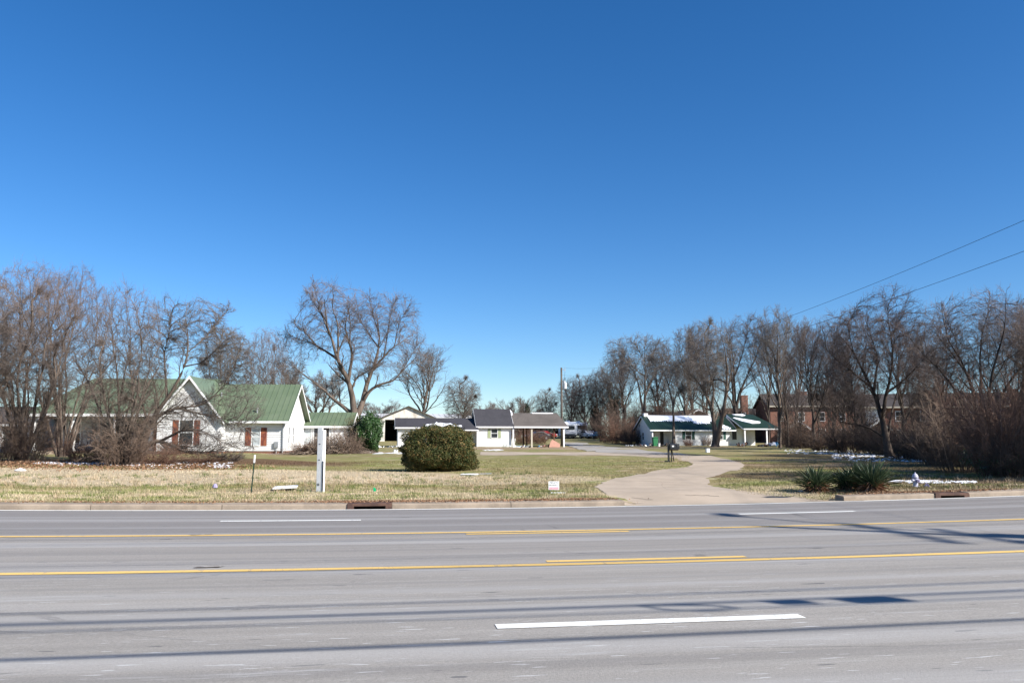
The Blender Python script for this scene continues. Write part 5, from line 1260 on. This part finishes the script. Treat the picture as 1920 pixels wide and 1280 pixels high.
# grass blades on the near lawn, coloured as the ground below them
def grass(n, q0, q1, h0, h1, seed, wd=.009):
    rg = np.random.default_rng(seed); q = q0 + (q1 - q0) * rg.random(n) ** 1.1; Yd = Y0 + q
    tuft = rg.random((n // 9 + 1, 2)); k = np.arange(n) // 9; s = (tuft[k, 0] * 1.5 - .75) * (Yd + 6) + 2 + rg.normal(size=n) * .05; q = q0 + (q1 - q0) * tuft[k, 1] ** 1.25 + rg.normal(size=n) * .04
    q = np.maximum(q, .50 + .13 * rg.random(n)); x, y = xy(s, q)
    # leave the drive clear
    z = np.where(q < .62, long_z(s, 0) + .145, ground_z(x, y)); v = np.stack([x, y - 0, z], 1)
    px = 960 + F / math.cos(PITCH) * x / y * .995; py = HZ + (ZC - z) / y * F * 1.014
    poly = [(1165, 955), (1140, 930), (1113, 913), (1150, 897), (1225, 884), (1282, 875.5), (1298, 868.5), (1270, 860), (1100, 855), (1100, 846), (1280, 851), (1362, 858), (1397, 871), (1390, 882), (1354, 891), (1331, 902), (1347, 912.5), (1400, 926), (1500, 934), (1535, 945)]
    ins = np.zeros(n, bool); P = np.array(poly)
    for i in range(len(P)):
        x0, y0_ = P[i]; x1, y1_ = P[(i + 1) % len(P)]; c = ((y0_ > py) != (y1_ > py)) & (px < (x1 - x0) * (py - y0_) / (y1_ - y0_ + 1e-9) + x0); ins ^= c
    v = v[~ins]; n = len(v); az = rg.random(n) * 6.28; h = rg.uniform(h0, h1, n) * (.6 + .8 * rg.random((len(tuft), 1))[k[~ins], 0]); ln = rg.uniform(.2, 1.1, n) * h; w_ = wd * rg.uniform(.6, 1.4, n)
    c, s_ = np.cos(az), np.sin(az); o = np.zeros(n)
    V = np.stack([v + np.stack([-s_ * w_, c * w_, o - .01], 1), v + np.stack([s_ * w_, -c * w_, o - .01], 1), v + np.stack([c * ln, s_ * ln, h], 1)], 1).reshape(-1, 3)
    tag(np_mesh('grass', V, [np.arange(3 * n).reshape(-1, 3)], M['blade']), 'short winter lawn grass', 'grass', kind='stuff')
grass(190000, .62, 7, .02, .075, 1, .007); grass(150000, 6, 30, .02, .075, 2, .010)
def tufts(n, s0, s1, q0, q1, h, mat, seed, label):
    rg = np.random.default_rng(seed); s = rg.uniform(s0, s1, n); q = rg.uniform(q0, q1, n); m = 26; k = rg.uniform(.5, 1.5, n)
    S_ = np.repeat(s, m) + rg.normal(size=n * m) * .09; Q_ = np.repeat(q, m) + rg.normal(size=n * m) * .06; x, y = xy(S_, Q_); z = ground_z(x, y); v = np.stack([x, y, z], 1)
    hh = h * np.repeat(k, m) * rg.uniform(.5, 1.2, n * m); az = rg.random(n * m) * 6.28; c, s_ = np.cos(az), np.sin(az); o = np.zeros(n * m); w_ = .008
    V = np.stack([v + np.stack([-s_ * w_, c * w_, o - .01], 1), v + np.stack([s_ * w_, -c * w_, o - .01], 1), v + np.stack([c * hh * .5, s_ * hh * .5, hh], 1)], 1).reshape(-1, 3)
    tag(np_mesh('grass_tufts', V, [np.arange(3 * n * m).reshape(-1, 3)], M[mat]), label, 'grass', kind='stuff')
M['tuft_green'] = leafmat('green_tuft', [(0, (.05, .08, .02)), (.6, (.11, .15, .04)), (1, (.2, .22, .08))], .8, .1)
tufts(420, -24, 3, 1.0, 15, .10, 'tuft_green', 5, 'scattered darker green grass tufts on the lawn'); tufts(200, 12.5, 24, 1.0, 12, .10, 'tuft_green', 6, 'scattered darker green grass tufts right of the drive')
tufts(380, -24, 3, .8, 14, .11, 'weed', 7, 'scattered dry straw tufts on the lawn'); tufts(120, 12.5, 22, .8, 10, .11, 'weed', 8, 'scattered dry straw tufts right of the drive')
# dry weeds
def weeds(px, py, n, Hh, W_, seed, label):
    rg = np.random.default_rng(seed); p = pt(px, py); e = empty('dry_weeds', p, 0, label, 'weeds', 'dry weeds'); az = rg.random(n) * 6.28
    P0 = np.stack([rg.normal(size=n) * W_, rg.normal(size=n) * W_ * .4, np.zeros(n)], 1); Dr = np.stack([np.cos(az) * .4, np.sin(az) * .4, np.ones(n)], 1)
    st = grow(rg, P0, Dr, Hh * rg.uniform(.3, 1.1, n), np.full(n, .004), np.full(n, .002), 6, .12, 0, .02); l1 = spawn(rg, *st, 5, .3, 40, .3, 3, .2, .05, .9, .002)
    V, Fq = tubes([st, l1], (3, 3)); np_mesh('stalks', V, [Fq], M['weed'], e)
weeds(625, 921, 70, .55, .35, 1, 'tuft of dry weeds right of the white post'); weeds(488, 922, 50, .6, .3, 2, 'tuft of dry weeds right of the leaning stake'); weeds(560, 920, 45, .25, .5, 3, 'low dry weeds around the flat board')
weeds(1264, 864, 80, .4, .35, 4, 'straw coloured weeds at the foot of the mailbox'); weeds(750, 816, 90, .9, 1.2, 5, 'dry weeds in front of the barn doorway')

# --- trees read from the photograph: main limbs first, branches grown on them -------------------------
z3 = (3.048, 500, 500)
hand_tree('tall spreading bare tree rising behind the shrubs right of the left house', (505, 875), 80, [
 (.42, .07, [(502, 880), (497, 780), (490, 720), (478, 670), (460, 610), (418, 540), (402, 440), (372, 330), (385, 220), (368, 110)]),
 (.40, .06, [(515, 880), (545, 780), (556, 690), (600, 600), (625, 490), (640, 400), (612, 300), (640, 190)]),
 (.26, .05, [(488, 850), (440, 800), (380, 745), (320, 692), (270, 655), (200, 600), (130, 530)]),
 (.2, .05, [(415, 530), (340, 482), (290, 460), (245, 388), (190, 365), (125, 285)]),
 (.2, .05, [(415, 540), (432, 450), (436, 350), (405, 250), (450, 150)]),
 (.22, .05, [(472, 640), (505, 520), (490, 450), (458, 370), (480, 280), (530, 170)]),
 (.24, .05, [(545, 800), (562, 740), (600, 690), (660, 666), (720, 662), (770, 600), (850, 530), (900, 470)]),
 (.2, .05, [(600, 600), (645, 520), (700, 440), (760, 400), (830, 330)]),
 (.17, .04, [(650, 510), (682, 380), (705, 260), (745, 170)]),
 (.15, .04, [(625, 450), (565, 360), (515, 300), (540, 220)]),
 (.17, .04, [(500, 720), (520, 640), (575, 612), (640, 580), (650, 540)]),
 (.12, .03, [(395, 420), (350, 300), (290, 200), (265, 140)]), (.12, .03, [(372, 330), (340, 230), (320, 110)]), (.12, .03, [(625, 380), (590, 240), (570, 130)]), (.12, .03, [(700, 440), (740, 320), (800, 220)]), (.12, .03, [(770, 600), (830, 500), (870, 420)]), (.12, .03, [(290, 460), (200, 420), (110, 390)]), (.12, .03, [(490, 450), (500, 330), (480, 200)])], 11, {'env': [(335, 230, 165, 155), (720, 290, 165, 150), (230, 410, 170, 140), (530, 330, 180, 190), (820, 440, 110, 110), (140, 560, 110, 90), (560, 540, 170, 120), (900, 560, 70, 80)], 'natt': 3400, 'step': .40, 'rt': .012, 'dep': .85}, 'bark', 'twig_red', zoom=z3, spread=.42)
z2 = (4.571, 240, 640)
hand_tree('wide crooked bare tree with low sweeping branches before the gable of the left house', (100, 1055), 48, [
 (.24, .03, [(100, 1060), (130, 900), (175, 790), (240, 620), (400, 470), (540, 250), (605, 90), (560, -120), (600, -330)]),
 (.19, .02, [(150, 860), (200, 740), (270, 620), (420, 562), (640, 562), (760, 440), (900, 250), (960, 100)]),
 (.17, .02, [(120, 900), (220, 835), (300, 850), (400, 892), (560, 965), (800, 925), (980, 960)]),
 (.14, .02, [(395, 475), (345, 300), (300, 100), (330, -150), (280, -320)]),
 (.12, .02, [(600, 110), (700, 0), (800, -180), (900, -330)]),
 (.12, .02, [(420, 565), (560, 610), (760, 640), (960, 700), (1130, 820)]),
 (.13, .02, [(200, 720), (120, 500), (60, 300), (30, 60)]),
 (.11, .02, [(540, 250), (700, 200), (860, 60), (1000, -40)]),
 (.1, .02, [(560, 960), (700, 960), (860, 1010), (1040, 1000)]),
 (.1, .02, [(300, 850), (480, 760), (640, 740), (800, 800), (1000, 900)])], 12, {'env': [(330, -100, 260, 280), (600, -90, 280, 300), (850, 150, 250, 250), (150, 150, 180, 300), (920, 560, 250, 250), (700, 900, 430, 130), (480, 620, 300, 200)], 'natt': 4600, 'step': .25, 'rt': .0092, 'dep': .7, 'k': (11, 6, 6, 4)}, 'bark', 'twig', zoom=z2, spread=.35)
z7 = (2.909, 1460, 520)
hand_tree('dark forked tree rising through the middle of the right thicket', (612, 985), 57, [
 (.32, .03, [(612, 990), (600, 900), (588, 760), (560, 650), (540, 580), (470, 380), (400, 300), (320, 190)]),
 (.25, .03, [(590, 760), (612, 600), (640, 480), (628, 300), (600, 200), (600, 60)]),
 (.14, .02, [(540, 585), (440, 500), (350, 425), (270, 330)]),
 (.15, .02, [(640, 480), (662, 350), (700, 200), (745, 120)]),
 (.16, .02, [(610, 640), (700, 550), (780, 450), (860, 370)]),
 (.13, .02, [(548, 620), (592, 420), (560, 300), (520, 140)]),
 (.13, .02, [(612, 900), (655, 700), (720, 580), (800, 420), (845, 290)]),
 (.12, .02, [(600, 880), (520, 820), (440, 800), (330, 780)]),
 (.1, .02, [(470, 380), (420, 240), (470, 100)])], 13, {'env': [(600, 220, 180, 175), (430, 330, 200, 180), (300, 300, 100, 130), (790, 330, 150, 180), (560, 450, 250, 200), (800, 520, 150, 120), (380, 640, 150, 150)], 'natt': 3600, 'step': .30, 'rt': .009, 'dep': .8}, 'bark_dark', 'twig_dark', zoom=z7, spread=.4)
hand_tree('broad reddish bare tree fanning out above the right thicket', (1130, 1010), 45, [
 (.24, .02, [(1110, 1010), (1105, 800), (1100, 560), (1060, 460), (960, 320), (900, 140)]),
 (.2, .02, [(1110, 1010), (1112, 570), (1132, 400), (1140, 250), (1120, 80)]),
 (.2, .02, [(1130, 1000), (1170, 600), (1182, 420), (1232, 250), (1260, 90)]),
 (.2, .02, [(1140, 1000), (1190, 580), (1280, 500), (1350, 390), (1410, 250), (1440, 130)]),
 (.16, .02, [(1100, 560), (1030, 440), (930, 330), (860, 140)]),
 (.15, .02, [(1090, 900), (980, 600), (900, 500), (800, 400), (720, 300), (700, 200)]),
 (.13, .02, [(1060, 460), (1040, 300), (1000, 200), (980, 80)]),
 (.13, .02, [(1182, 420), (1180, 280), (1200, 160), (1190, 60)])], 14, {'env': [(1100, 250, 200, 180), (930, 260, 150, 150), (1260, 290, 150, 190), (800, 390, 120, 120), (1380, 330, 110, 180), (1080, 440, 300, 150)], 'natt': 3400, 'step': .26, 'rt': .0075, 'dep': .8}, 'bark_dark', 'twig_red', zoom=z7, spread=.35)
z6 = (4.267, 1100, 560)
hand_tree('large twin trunked bare tree standing close in front of the right house', (1050, 1182), 110, [
 (.50, .05, [(1030, 1190), (1025, 1000), (1008, 890), (980, 780), (920, 660), (850, 580), (760, 500), (720, 380)]),
 (.48, .05, [(1068, 1190), (1060, 950), (1072, 800), (1062, 650), (1040, 480), (990, 350), (940, 200)]),
 (.24, .04, [(978, 775), (938, 640), (900, 450), (850, 320), (800, 250)]),
 (.22, .04, [(1072, 800), (1112, 680), (1135, 560), (1180, 480), (1220, 400)]),
 (.24, .04, [(1008, 880), (1030, 700), (1000, 600), (962, 450), (980, 320), (1010, 200)]),
 (.2, .04, [(1062, 650), (1090, 500), (1120, 380), (1100, 250)]),
 (.16, .03, [(1010, 900), (920, 850), (850, 790), (780, 800)]),
 (.16, .03, [(920, 660), (860, 650), (780, 600), (700, 560)])], 15, {'env': [(960, 310, 180, 130), (830, 390, 150, 160), (1110, 390, 120, 170), (950, 560, 260, 160), (780, 560, 120, 100)], 'natt': 3000, 'step': .42, 'rt': .013, 'dep': .85}, 'bark', 'twig', zoom=z6, spread=.4)
hand_tree('slender leaning bare tree before the porch of the right house', (697, 1172), 113, [
 (.28, .05, [(697, 1175), (690, 980), (682, 780), (645, 600), (582, 470), (600, 380), (560, 330)]),
 (.14, .03, [(650, 620), (690, 500), (740, 430)]), (.13, .03, [(600, 510), (540, 450), (520, 380)]), (.12, .03, [(684, 800), (720, 700), (800, 660)])], 16, {'k': (9, 6, 6, 4), 'ratio': (.38, .55, .52, .6), 't0': .4, 'r3': .018, 'r4': .013}, 'bark', 'twig', zoom=z6, spread=.3)
hand_tree('dark dense bare tree with many upright stems behind the wing of the right house', (1195, 930), 128, [
 (.4, .05, [(1195, 960), (1200, 700), (1212, 500), (1200, 300), (1220, 150)]),
 (.3, .05, [(1200, 900), (1230, 740), (1285, 600), (1360, 400), (1400, 250), (1440, 150)]),
 (.3, .05, [(1185, 940), (1160, 700), (1140, 500), (1125, 300), (1110, 180)]),
 (.25, .04, [(1210, 880), (1245, 730), (1330, 655), (1430, 555)]),
 (.25, .04, [(1210, 620), (1260, 450), (1290, 300), (1300, 160)]), (.25, .04, [(1190, 900), (1150, 800), (1100, 740), (1000, 700)])], 17, {'env': [(1200, 300, 110, 160), (1330, 280, 130, 160), (1150, 420, 90, 150), (1280, 480, 200, 160), (1400, 440, 90, 120), (1180, 620, 120, 120)], 'natt': 3200, 'step': .46, 'rt': .015, 'dep': .85}, 'bark_dark', 'twig_dark', zoom=z6, spread=.4)
hand_tree('fan shaped bare tree behind the left end of the right house', (460, 900), 145, [
 (.36, .05, [(460, 960), (466, 700), (460, 500), (450, 400), (480, 310), (470, 290)]),
 (.26, .05, [(466, 600), (520, 450), (560, 380), (600, 330)]), (.26, .05, [(460, 520), (400, 400), (330, 320)]),
 (.3, .05, [(430, 940), (420, 650), (350, 500), (260, 440), (170, 395)]), (.22, .04, [(466, 620), (370, 550), (300, 460), (240, 340)]),
 (.22, .04, [(480, 800), (530, 640), (620, 520), (660, 400)])], 18, {'env': [(300, 410, 160, 110), (450, 370, 170, 90), (570, 420, 110, 120), (230, 480, 100, 90), (400, 560, 200, 120), (620, 540, 90, 100)], 'natt': 2800, 'step': .5, 'rt': .017, 'dep': .9}, 'bark', 'twig', zoom=z6, spread=.4)

# --- grown trees: one of each kind, then copies of other sizes ------------------------------------------
KT = {}
KT['upright'] = auto_tree('bare_tree', 21, 10, 3.2, 'multi', 'bark', 'twig_red', {'own': (.8, [(0, .72, .75, .28), (-.4, .5, .6, .3), (.4, .52, .6, .3), (0, .3, .8, .2)]), 'natt': 3600, 'step': .26, 'rt': .0085, 'k': (10, 7, 6, 4), 'ratio': (.38, .55, .52, .6), 't0': .15, 'up': .12, 'ang': 32, 'r3': .012, 'r4': .009}, nst=13, r=.13)
KT['clump'] = auto_tree('bare_tree', 22, 12, 4.6, 'multi', 'bark', 'twig_red', {'own': (.8, [(0, .74, .8, .26), (-.42, .58, .55, .26), (.42, .6, .55, .25), (0, .42, .7, .2)]), 'natt': 3800, 'step': .30, 'rt': .009, 'k': (10, 7, 6, 4), 'ratio': (.38, .55, .52, .6), 't0': .2, 'up': .09, 'ang': 38, 'r3': .012, 'r4': .009}, nst=11, r=.17)
KT['round'] = auto_tree('bare_tree', 23, 12, 4.6, 'round', 'bark', 'twig', {'own': (1, [(0, .74, .8, .26), (-.42, .58, .55, .26), (.42, .6, .55, .25), (0, .42, .7, .2)]), 'natt': 2600, 'step': .36, 'rt': .014, 'up': .09, 'ang': 38, 'r3': .02, 'r4': .014}, nst=8, r=.28)
KT['tall'] = auto_tree('bare_tree', 24, 15, 3.6, 'tall', 'bark', 'twig', {'up': .12, 'ang': 34, 'r3': .018, 'r4': .012, 'k': (9, 6, 6, 4)}, nst=8, r=.26)
KT['dark'] = auto_tree('bare_tree', 25, 14, 4.8, 'round', 'bark_dark', 'twig_dark', {'own': (1, [(0, .74, .8, .26), (-.42, .58, .55, .26), (.42, .6, .55, .25), (0, .42, .7, .2)]), 'natt': 3000, 'step': .36, 'rt': .0135, 'up': .08, 'ang': 42, 'r3': .018, 'r4': .013}, nst=9, r=.3)
KT['darktall'] = auto_tree('bare_tree', 26, 15, 3.6, 'tall', 'bark_dark', 'twig_dark', {'up': .1, 'ang': 38, 'r3': .018, 'r4': .012}, nst=8, r=.24)
KT['far'] = auto_tree('bare_tree', 27, 10, 4.4, 'fan', 'bark', 'twig', {'up': .08, 'ang': 38, 'r3': .035, 'r4': .028, 'k': (8, 6, 5, 4)}, nst=7, r=.3)
NAT = {'upright': (10, 3.2), 'clump': (12, 4.6), 'round': (12, 4.6), 'tall': (15, 3.6), 'dark': (14, 4.8), 'darktall': (15, 3.6), 'far': (10, 4.4)}
used = set(); cnt = 0
def tree_at(kind, px, Y, top, hw, label, group=None, cat='tree'):
    """top: row of the crown's top; hw: half width of the crown in pixels"""
    global cnt
    g = gp(px, Y); Hh = at(px, top, Y).z - g.z; W_ = hw * Y / F; cnt += 1
    o = KT[kind] if kind not in used else copy_tree(KT[kind]); used.add(kind)
    o.location = (g.x, g.y, g.z - .08); o.rotation_euler = (0, 0, cnt * 2.1); o.scale = (W_ / NAT[kind][1], W_ / NAT[kind][1], Hh / NAT[kind][0]); tag(o, label, 'tree', group)
tree_at('clump', 42, 49, 492, 118, 'big many stemmed bare tree at the left edge')
tree_at('upright', 226, 44.5, 532, 88, 'dense upright many stemmed bare tree in front of the left porch')
tree_at('clump', 118, 56, 500, 95, 'reddish bare tree between the left edge tree and the dense upright one')
tree_at('round', -40, 60, 520, 110, 'bare tree cut by the left edge of the picture')
for i, (k, px, Y, top, hw, lb) in enumerate((('clump', 495, 98, 615, 52, 'reddish bare tree behind the right end of the left house roof'), ('round', 415, 100, 610, 60, 'hazy bare tree behind the middle of the left house'), ('far', 530, 120, 668, 40, 'low brownish tree at the end of the green ridge'), ('far', 600, 130, 690, 60, 'low bare tree seen under the tall spreading tree'))):
    tree_at(k, px, Y, top, hw, lb, 'trees behind the left house')
tree_at('tall', 785, 132, 642, 52, 'upright bare tree behind the barn')
tree_at('round', 866, 140, 706, 46, 'small open bare tree behind the roof of the low middle house')
for i, (k, px, Y, top, hw, lb) in enumerate((('far', 905, 230, 760, 28, 'leftmost small tree of the far row'), ('far', 935, 235, 752, 30, 'second small tree of the far row, above the charcoal roof'), ('far', 975, 225, 742, 30, 'tallest small tree of the far row, above the brown roof'), ('far', 1000, 240, 762, 26, 'rightmost small tree of the far row'), ('far', 700, 240, 750, 50, 'far low tree between the tall tree and the barn'))):
    tree_at(k, px, Y, top, hw, lb, 'far row of small trees')
for i, (k, px, Y, top, hw, lb) in enumerate((('round', 1025, 170, 728, 30, 'small bare tree left of the utility pole'), ('dark', 1072, 165, 705, 36, 'dark bare tree just right of the utility pole'), ('round', 1098, 168, 702, 34, 'bare tree above the campers'), ('dark', 1125, 172, 690, 34, 'vine grown dark tree above the blue trailer'), ('round', 1150, 166, 672, 40, 'brown bare tree left of the fan shaped tree'), ('darktall', 1172, 160, 650, 36, 'tall thin tree half behind the fan shaped tree'),
      ('dark', 1240, 150, 640, 42, 'bare tree right of the fan shaped tree'), ('tall', 1286, 140, 660, 34, 'bare tree behind the snow band of the roof'), ('darktall', 1300, 150, 612, 40, 'tall bare tree left behind the twin trunked one'), ('round', 1325, 155, 600, 45, 'round topped bare tree behind the twin trunked one'))):
    tree_at(k, px, Y, top, hw, lb, 'woods behind the right house')
for i, (k, px, Y, top, hw, lb) in enumerate((('tall', 1462, 100, 574, 46, 'tallest pale bare tree right of the right house'), ('tall', 1492, 112, 590, 42, 'pale bare tree right behind the tallest one'), ('darktall', 1440, 128, 600, 36, 'dark bare tree close to the end of the carport'), ('darktall', 1530, 88, 602, 50, 'dark bare tree left of the brick porch gable'), ('darktall', 1474, 106, 705, 18, 'lowest sapling right of the carport end'), ('darktall', 1500, 100, 722, 20, 'thin sapling before the left window of the brick row'), ('tall', 1535, 97, 700, 22, 'pale sapling before the brick porch gable'), ('darktall', 1556, 90, 715, 20, 'thin dark sapling right of the brick porch gable'), ('tall', 1600, 84, 706, 24, 'pale sapling before the gap between the brick rows'), ('darktall', 1622, 80, 722, 22, 'thin dark sapling left of the forked tree'), ('darktall', 1478, 104, 660, 30, 'short dark tree beside the tallest pale tree'), ('darktall', 1580, 90, 640, 34, 'thin dark tree before the right end of the brick row'), ('clump', 1735, 60, 640, 55, 'many stemmed tree in the thicket right of the forked tree'),
      ('dark', 1562, 92, 610, 52, 'dark round bare tree before the brick townhouses'),
      ('dark', 1610, 84, 575, 55, 'dark bare tree left behind the forked tree'), ('darktall', 1700, 72, 580, 60, 'bare tree right behind the forked tree'), ('dark', 1770, 66, 600, 70, 'dark bare tree in front of the nearer townhouses'), ('clump', 1905, 52, 560, 75, 'bare tree at the right edge of the picture'), ('round', 1985, 60, 540, 90, 'bare tree cut by the right edge of the picture'))):
    tree_at(k, px, Y, top, hw, lb, 'trees right of the right house')
# the trees outside the frame on the right that shade the right lawn
for i, (k, x, y, hh, ww) in enumerate((('clump', 30, 31, 9, 4.5), ('dark', 36, 36, 11, 5), ('upright', 33, 45, 11, 4.5), ('dark', 47, 42, 13, 5.5), ('clump', 40, 58, 12, 5.5), ('dark', 24, 27, 10, 4.5), ('darktall', 31, 38, 12, 4.2), ('dark', 44, 52, 13, 5.5), ('dark', 52, 70, 14, 6), ('clump', 38, 46, 11, 5))):
    o = copy_tree(KT[k]); o.location = (x, y, gz(x, y) - .1); o.scale = (ww / NAT[k][1], ww / NAT[k][1], hh / NAT[k][0]); o.rotation_euler = (0, 0, i * 1.7)
    tag(o, 'bare tree beyond the right edge of the picture whose shadow falls on the lawn', 'tree', 'trees beyond the right edge')

# --- brush, brambles and thickets -----------------------------------------------------------------
KB = {'brown': bramble('thicket_bush', 31, 2.2, 2.4, 75, 'bramble'), 'pale': bramble('thicket_bush', 32, 2.6, 3.2, 80, 'bramble', rr=.018), 'red': bramble('thicket_bush', 33, 2.4, 2.0, 80, 'bramble_red'),
      'dark': bramble('thicket_bush', 35, 2.4, 2.8, 80, 'bramble_dark', rr=.02),
      'coarse': bramble('thicket_bush', 34, 3.0, 3.6, 90, 'bramble_red', k=(8, 6, 4), rr=.03)}
KN = {'brown': (2.2, 2.4), 'pale': (2.6, 3.2), 'red': (2.4, 2.0), 'coarse': (3.0, 3.6), 'dark': (2.4, 2.8)}
usedb = set()
def bush_at(kind, px, Y, top, hw, label, group=None, dep=None, cat='bush'):
    global cnt
    g = gp(px, Y); Hh = at(px, top, Y).z - g.z; W_ = hw * Y / F; cnt += 1; o = KB[kind] if kind not in usedb else copy_tree(KB[kind]); usedb.add(kind); k = W_ / KN[kind][0]
    o.location = (g.x, g.y, g.z - .05); o.rotation_euler = (0, 0, cnt * 1.3); o.scale = (k, k, Hh / KN[kind][1]); tag(o, label, cat, group)
for a in (('brown', 225, 44, 775, 70, 'tangle of stems round the foot of the dense upright tree'), ('red', 165, 46, 800, 55, 'low tangle left of the dense upright tree'), ('pale', 60, 49, 745, 60, 'tall bramble round the left edge tree'), ('brown', 5, 48, 770, 60, 'bramble at the left edge of the picture'),
          ('red', 300, 46, 830, 60, 'low brush right of the dense upright tree'), ('red', 385, 47, 846, 45, 'low brush before the gable wall'), ('brown', 430, 49, 842, 30, 'small brush at the end of the low sweeping branch')):
    bush_at(*a, 'brush below the left trees')
for a in (('red', 325, 65, 815, 35, 'shrub against the gable wall of the left house'), ('red', 130, 64, 838, 40, 'low shrub along the left porch'), ('red', 1290, 116, 818, 10, 'little shrub below the window of the right house'), ('brown', 1324, 116, 815, 12, 'pale little shrub between the window and the twin trunk')):
    bush_at(*a, 'shrubs against the houses')
for a in (('coarse', 1872, 31.5, 712, 92, 'huge dense bramble at the right edge by the kerb'), ('coarse', 1935, 33, 700, 90, 'bramble cut by the right edge'), ('pale', 1800, 36, 742, 85, 'tall arching bramble left of the huge one'), ('pale', 1755, 41, 762, 70, 'arching bramble behind the hydrant'),
          ('dark', 1890, 30.5, 800, 60, 'low dark brush at the foot of the huge bramble'), ('coarse', 1850, 40, 700, 100, 'bramble behind the huge one'), ('dark', 1700, 52, 790, 50, 'brush right of the forked tree foot'), ('dark', 1740, 50, 780, 60, 'brush between the forked tree and the hydrant'),
          ('dark', 1645, 66, 776, 50, 'brush behind the forked tree'), ('dark', 1590, 72, 778, 55, 'brush left of the forked tree'), ('dark', 1545, 82, 800, 50, 'brown thicket below the brick porch gable'), ('dark', 1500, 96, 785, 40, 'brown thicket right of the carport end'), ('pale', 1490, 106, 765, 28, 'upright brush beside the tallest pale tree'),
          ('dark', 1478, 112, 772, 26, 'brown brush just right of the carport end'), ('red', 1520, 104, 788, 40, 'tall russet brush before the brick row'), ('pale', 1572, 96, 790, 36, 'upright brush before the right windows of the brick row'), ('dark', 1615, 88, 775, 45, 'brush between the two brick rows'), ('pale', 1660, 62, 792, 45, 'arching brush at the foot of the forked tree'), ('coarse', 1820, 48, 735, 80, 'big bramble mass far behind the hydrant'),
          ('dark', 1790, 60, 770, 80, 'brush mass behind the hydrant trees'), ('pale', 1715, 74, 775, 55, 'brush below the white panel of the townhouse')):
    bush_at(*a, 'right thicket')
for a in (('red', 1165, 127, 772, 40, 'brush mass left of the right house gable'), ('dark', 1185, 123, 790, 26, 'dark brush touching the gable end of the right house'), ('dark', 1140, 133, 760, 30, 'brush above the blue trailer'), ('pale', 1178, 138, 740, 40, 'tall brush behind the gable end'), ('red', 985, 122, 800, 26, 'russet brush seen under the carport'), ('red', 1012, 125, 806, 20, 'smaller russet brush under the carport beside the red car'),
          ('dark', 1110, 150, 775, 26, 'brush behind the white car'), ('dark', 1075, 172, 770, 40, 'brush behind the campers'), ('pale', 1215, 150, 760, 40, 'brush above the left ridge of the green roof'), ('dark', 1030, 175, 780, 40, 'low brush behind the carport roof')):
    bush_at(*a, 'brush at the end of the drive')
for i in range(15):
    px = 1200 + i * 26; bush_at('dark' if i % 3 else 'pale', px, 138 + (i % 3) * 4, 768 - (i * 7 % 5) * 7, 34, 'dark undergrowth behind the roof of the right house, part of one even row', 'undergrowth row behind the right house')
for i in range(11):
    px = 880 + i * 22 if i < 7 else 620 + (i - 7) * 30; bush_at('dark', px, 205 + (i % 3) * 6, 778 - (i % 3) * 5, 22, 'distant low scrub on the skyline, part of one even row', 'distant scrub row')
# vine clad dark trunk mass above the blue trailer
g = gp(1118, 160); o = leafy('vine_column', g, 'dark column of vines between the campers and the brush', 'vines', (1.1, 1.1, 3.3), 9000, .13, .5, 'ivy', 41, power=2.2, depth=.7, lumps=.35)
g = gp(1152, 158); o = leafy('vine_column', g, 'brown vine covered tree stump left of the fan shaped tree', 'vines', (1.7, 1.5, 5.2), 9000, .12, .4, 'ivy', 42, power=2.1, depth=.9, lumps=.5)
g = gp(988, 225); leafy('conifer', g, 'small dark conifer in the far row above the brown roof', 'tree', (1.5, 1.5, 5.0), 5000, .3, .4, 'leaf_pine', 43, power=1.3, depth=.8, lumps=.3)
for px, Y, a, lb in ((1842, 33, (.8, .6, .7), 'small dark evergreen seedling left of the huge bramble foot'), (1895, 31, (1.4, .8, .5), 'low dark honeysuckle under the huge bramble')):
    leafy('evergreen_undergrowth', gp(px, Y), lb, 'shrub', a, 6000, .04, .5, 'leaf_holly', int(px), power=2, depth=.9, lumps=.4, stem=False)

# brush pile before the glazed porch
rg = np.random.default_rng(51); g = gp(622, 66.5); e = empty('brush_pile', g, 0, 'long heap of cut branches before the glazed porch of the left house', 'brush pile')
n = 240; P0 = np.stack([rg.normal(size=n) * 1.7, rg.normal(size=n) * .5, rg.random(n) * .25], 1); az = rg.random(n) * 6.28; Dr = np.stack([np.cos(az) * 1.2, np.sin(az) * .5, rg.uniform(0, .8, n)], 1)
st = grow(rg, P0, Dr, rg.uniform(1.2, 2.8, n), rg.uniform(.012, .035, n), np.full(n, .008), 8, .1, -.01, .02); l1 = spawn(rg, *st, 6, .2, 40, .4, 5, .15, .0, .7, .007); l2 = spawn(rg, *l1, 5, .2, 40, .5, 3, .2, 0, .8, .006)
for P, _ in (st, l1, l2): P[..., 2] = np.clip(P[..., 2] * np.exp(-(P[..., 0] / 2.6) ** 2) * 1.3, .0, 2.4)
V, Fq = tubes([st, l1], (5, 3)); np_mesh('branches', V, [Fq], M['deadwood'], e); V, Fq = tubes([l2], (3,)); np_mesh('twigs', V, [Fq], M['bramble'], e)
bush_at('red', 575, 67, 822, 30, 'dry shrub at the corner of the left house'); bush_at('brown', 655, 66, 805, 30, 'bare shrub at the right end of the brush pile')
for k in KB:
    if k not in usedb: [D.objects.remove(c) for c in list(KB[k].children)]; D.objects.remove(KB[k])
print('objects', len(D.objects), 'faces', sum(len(m.polygons) for m in D.meshes))
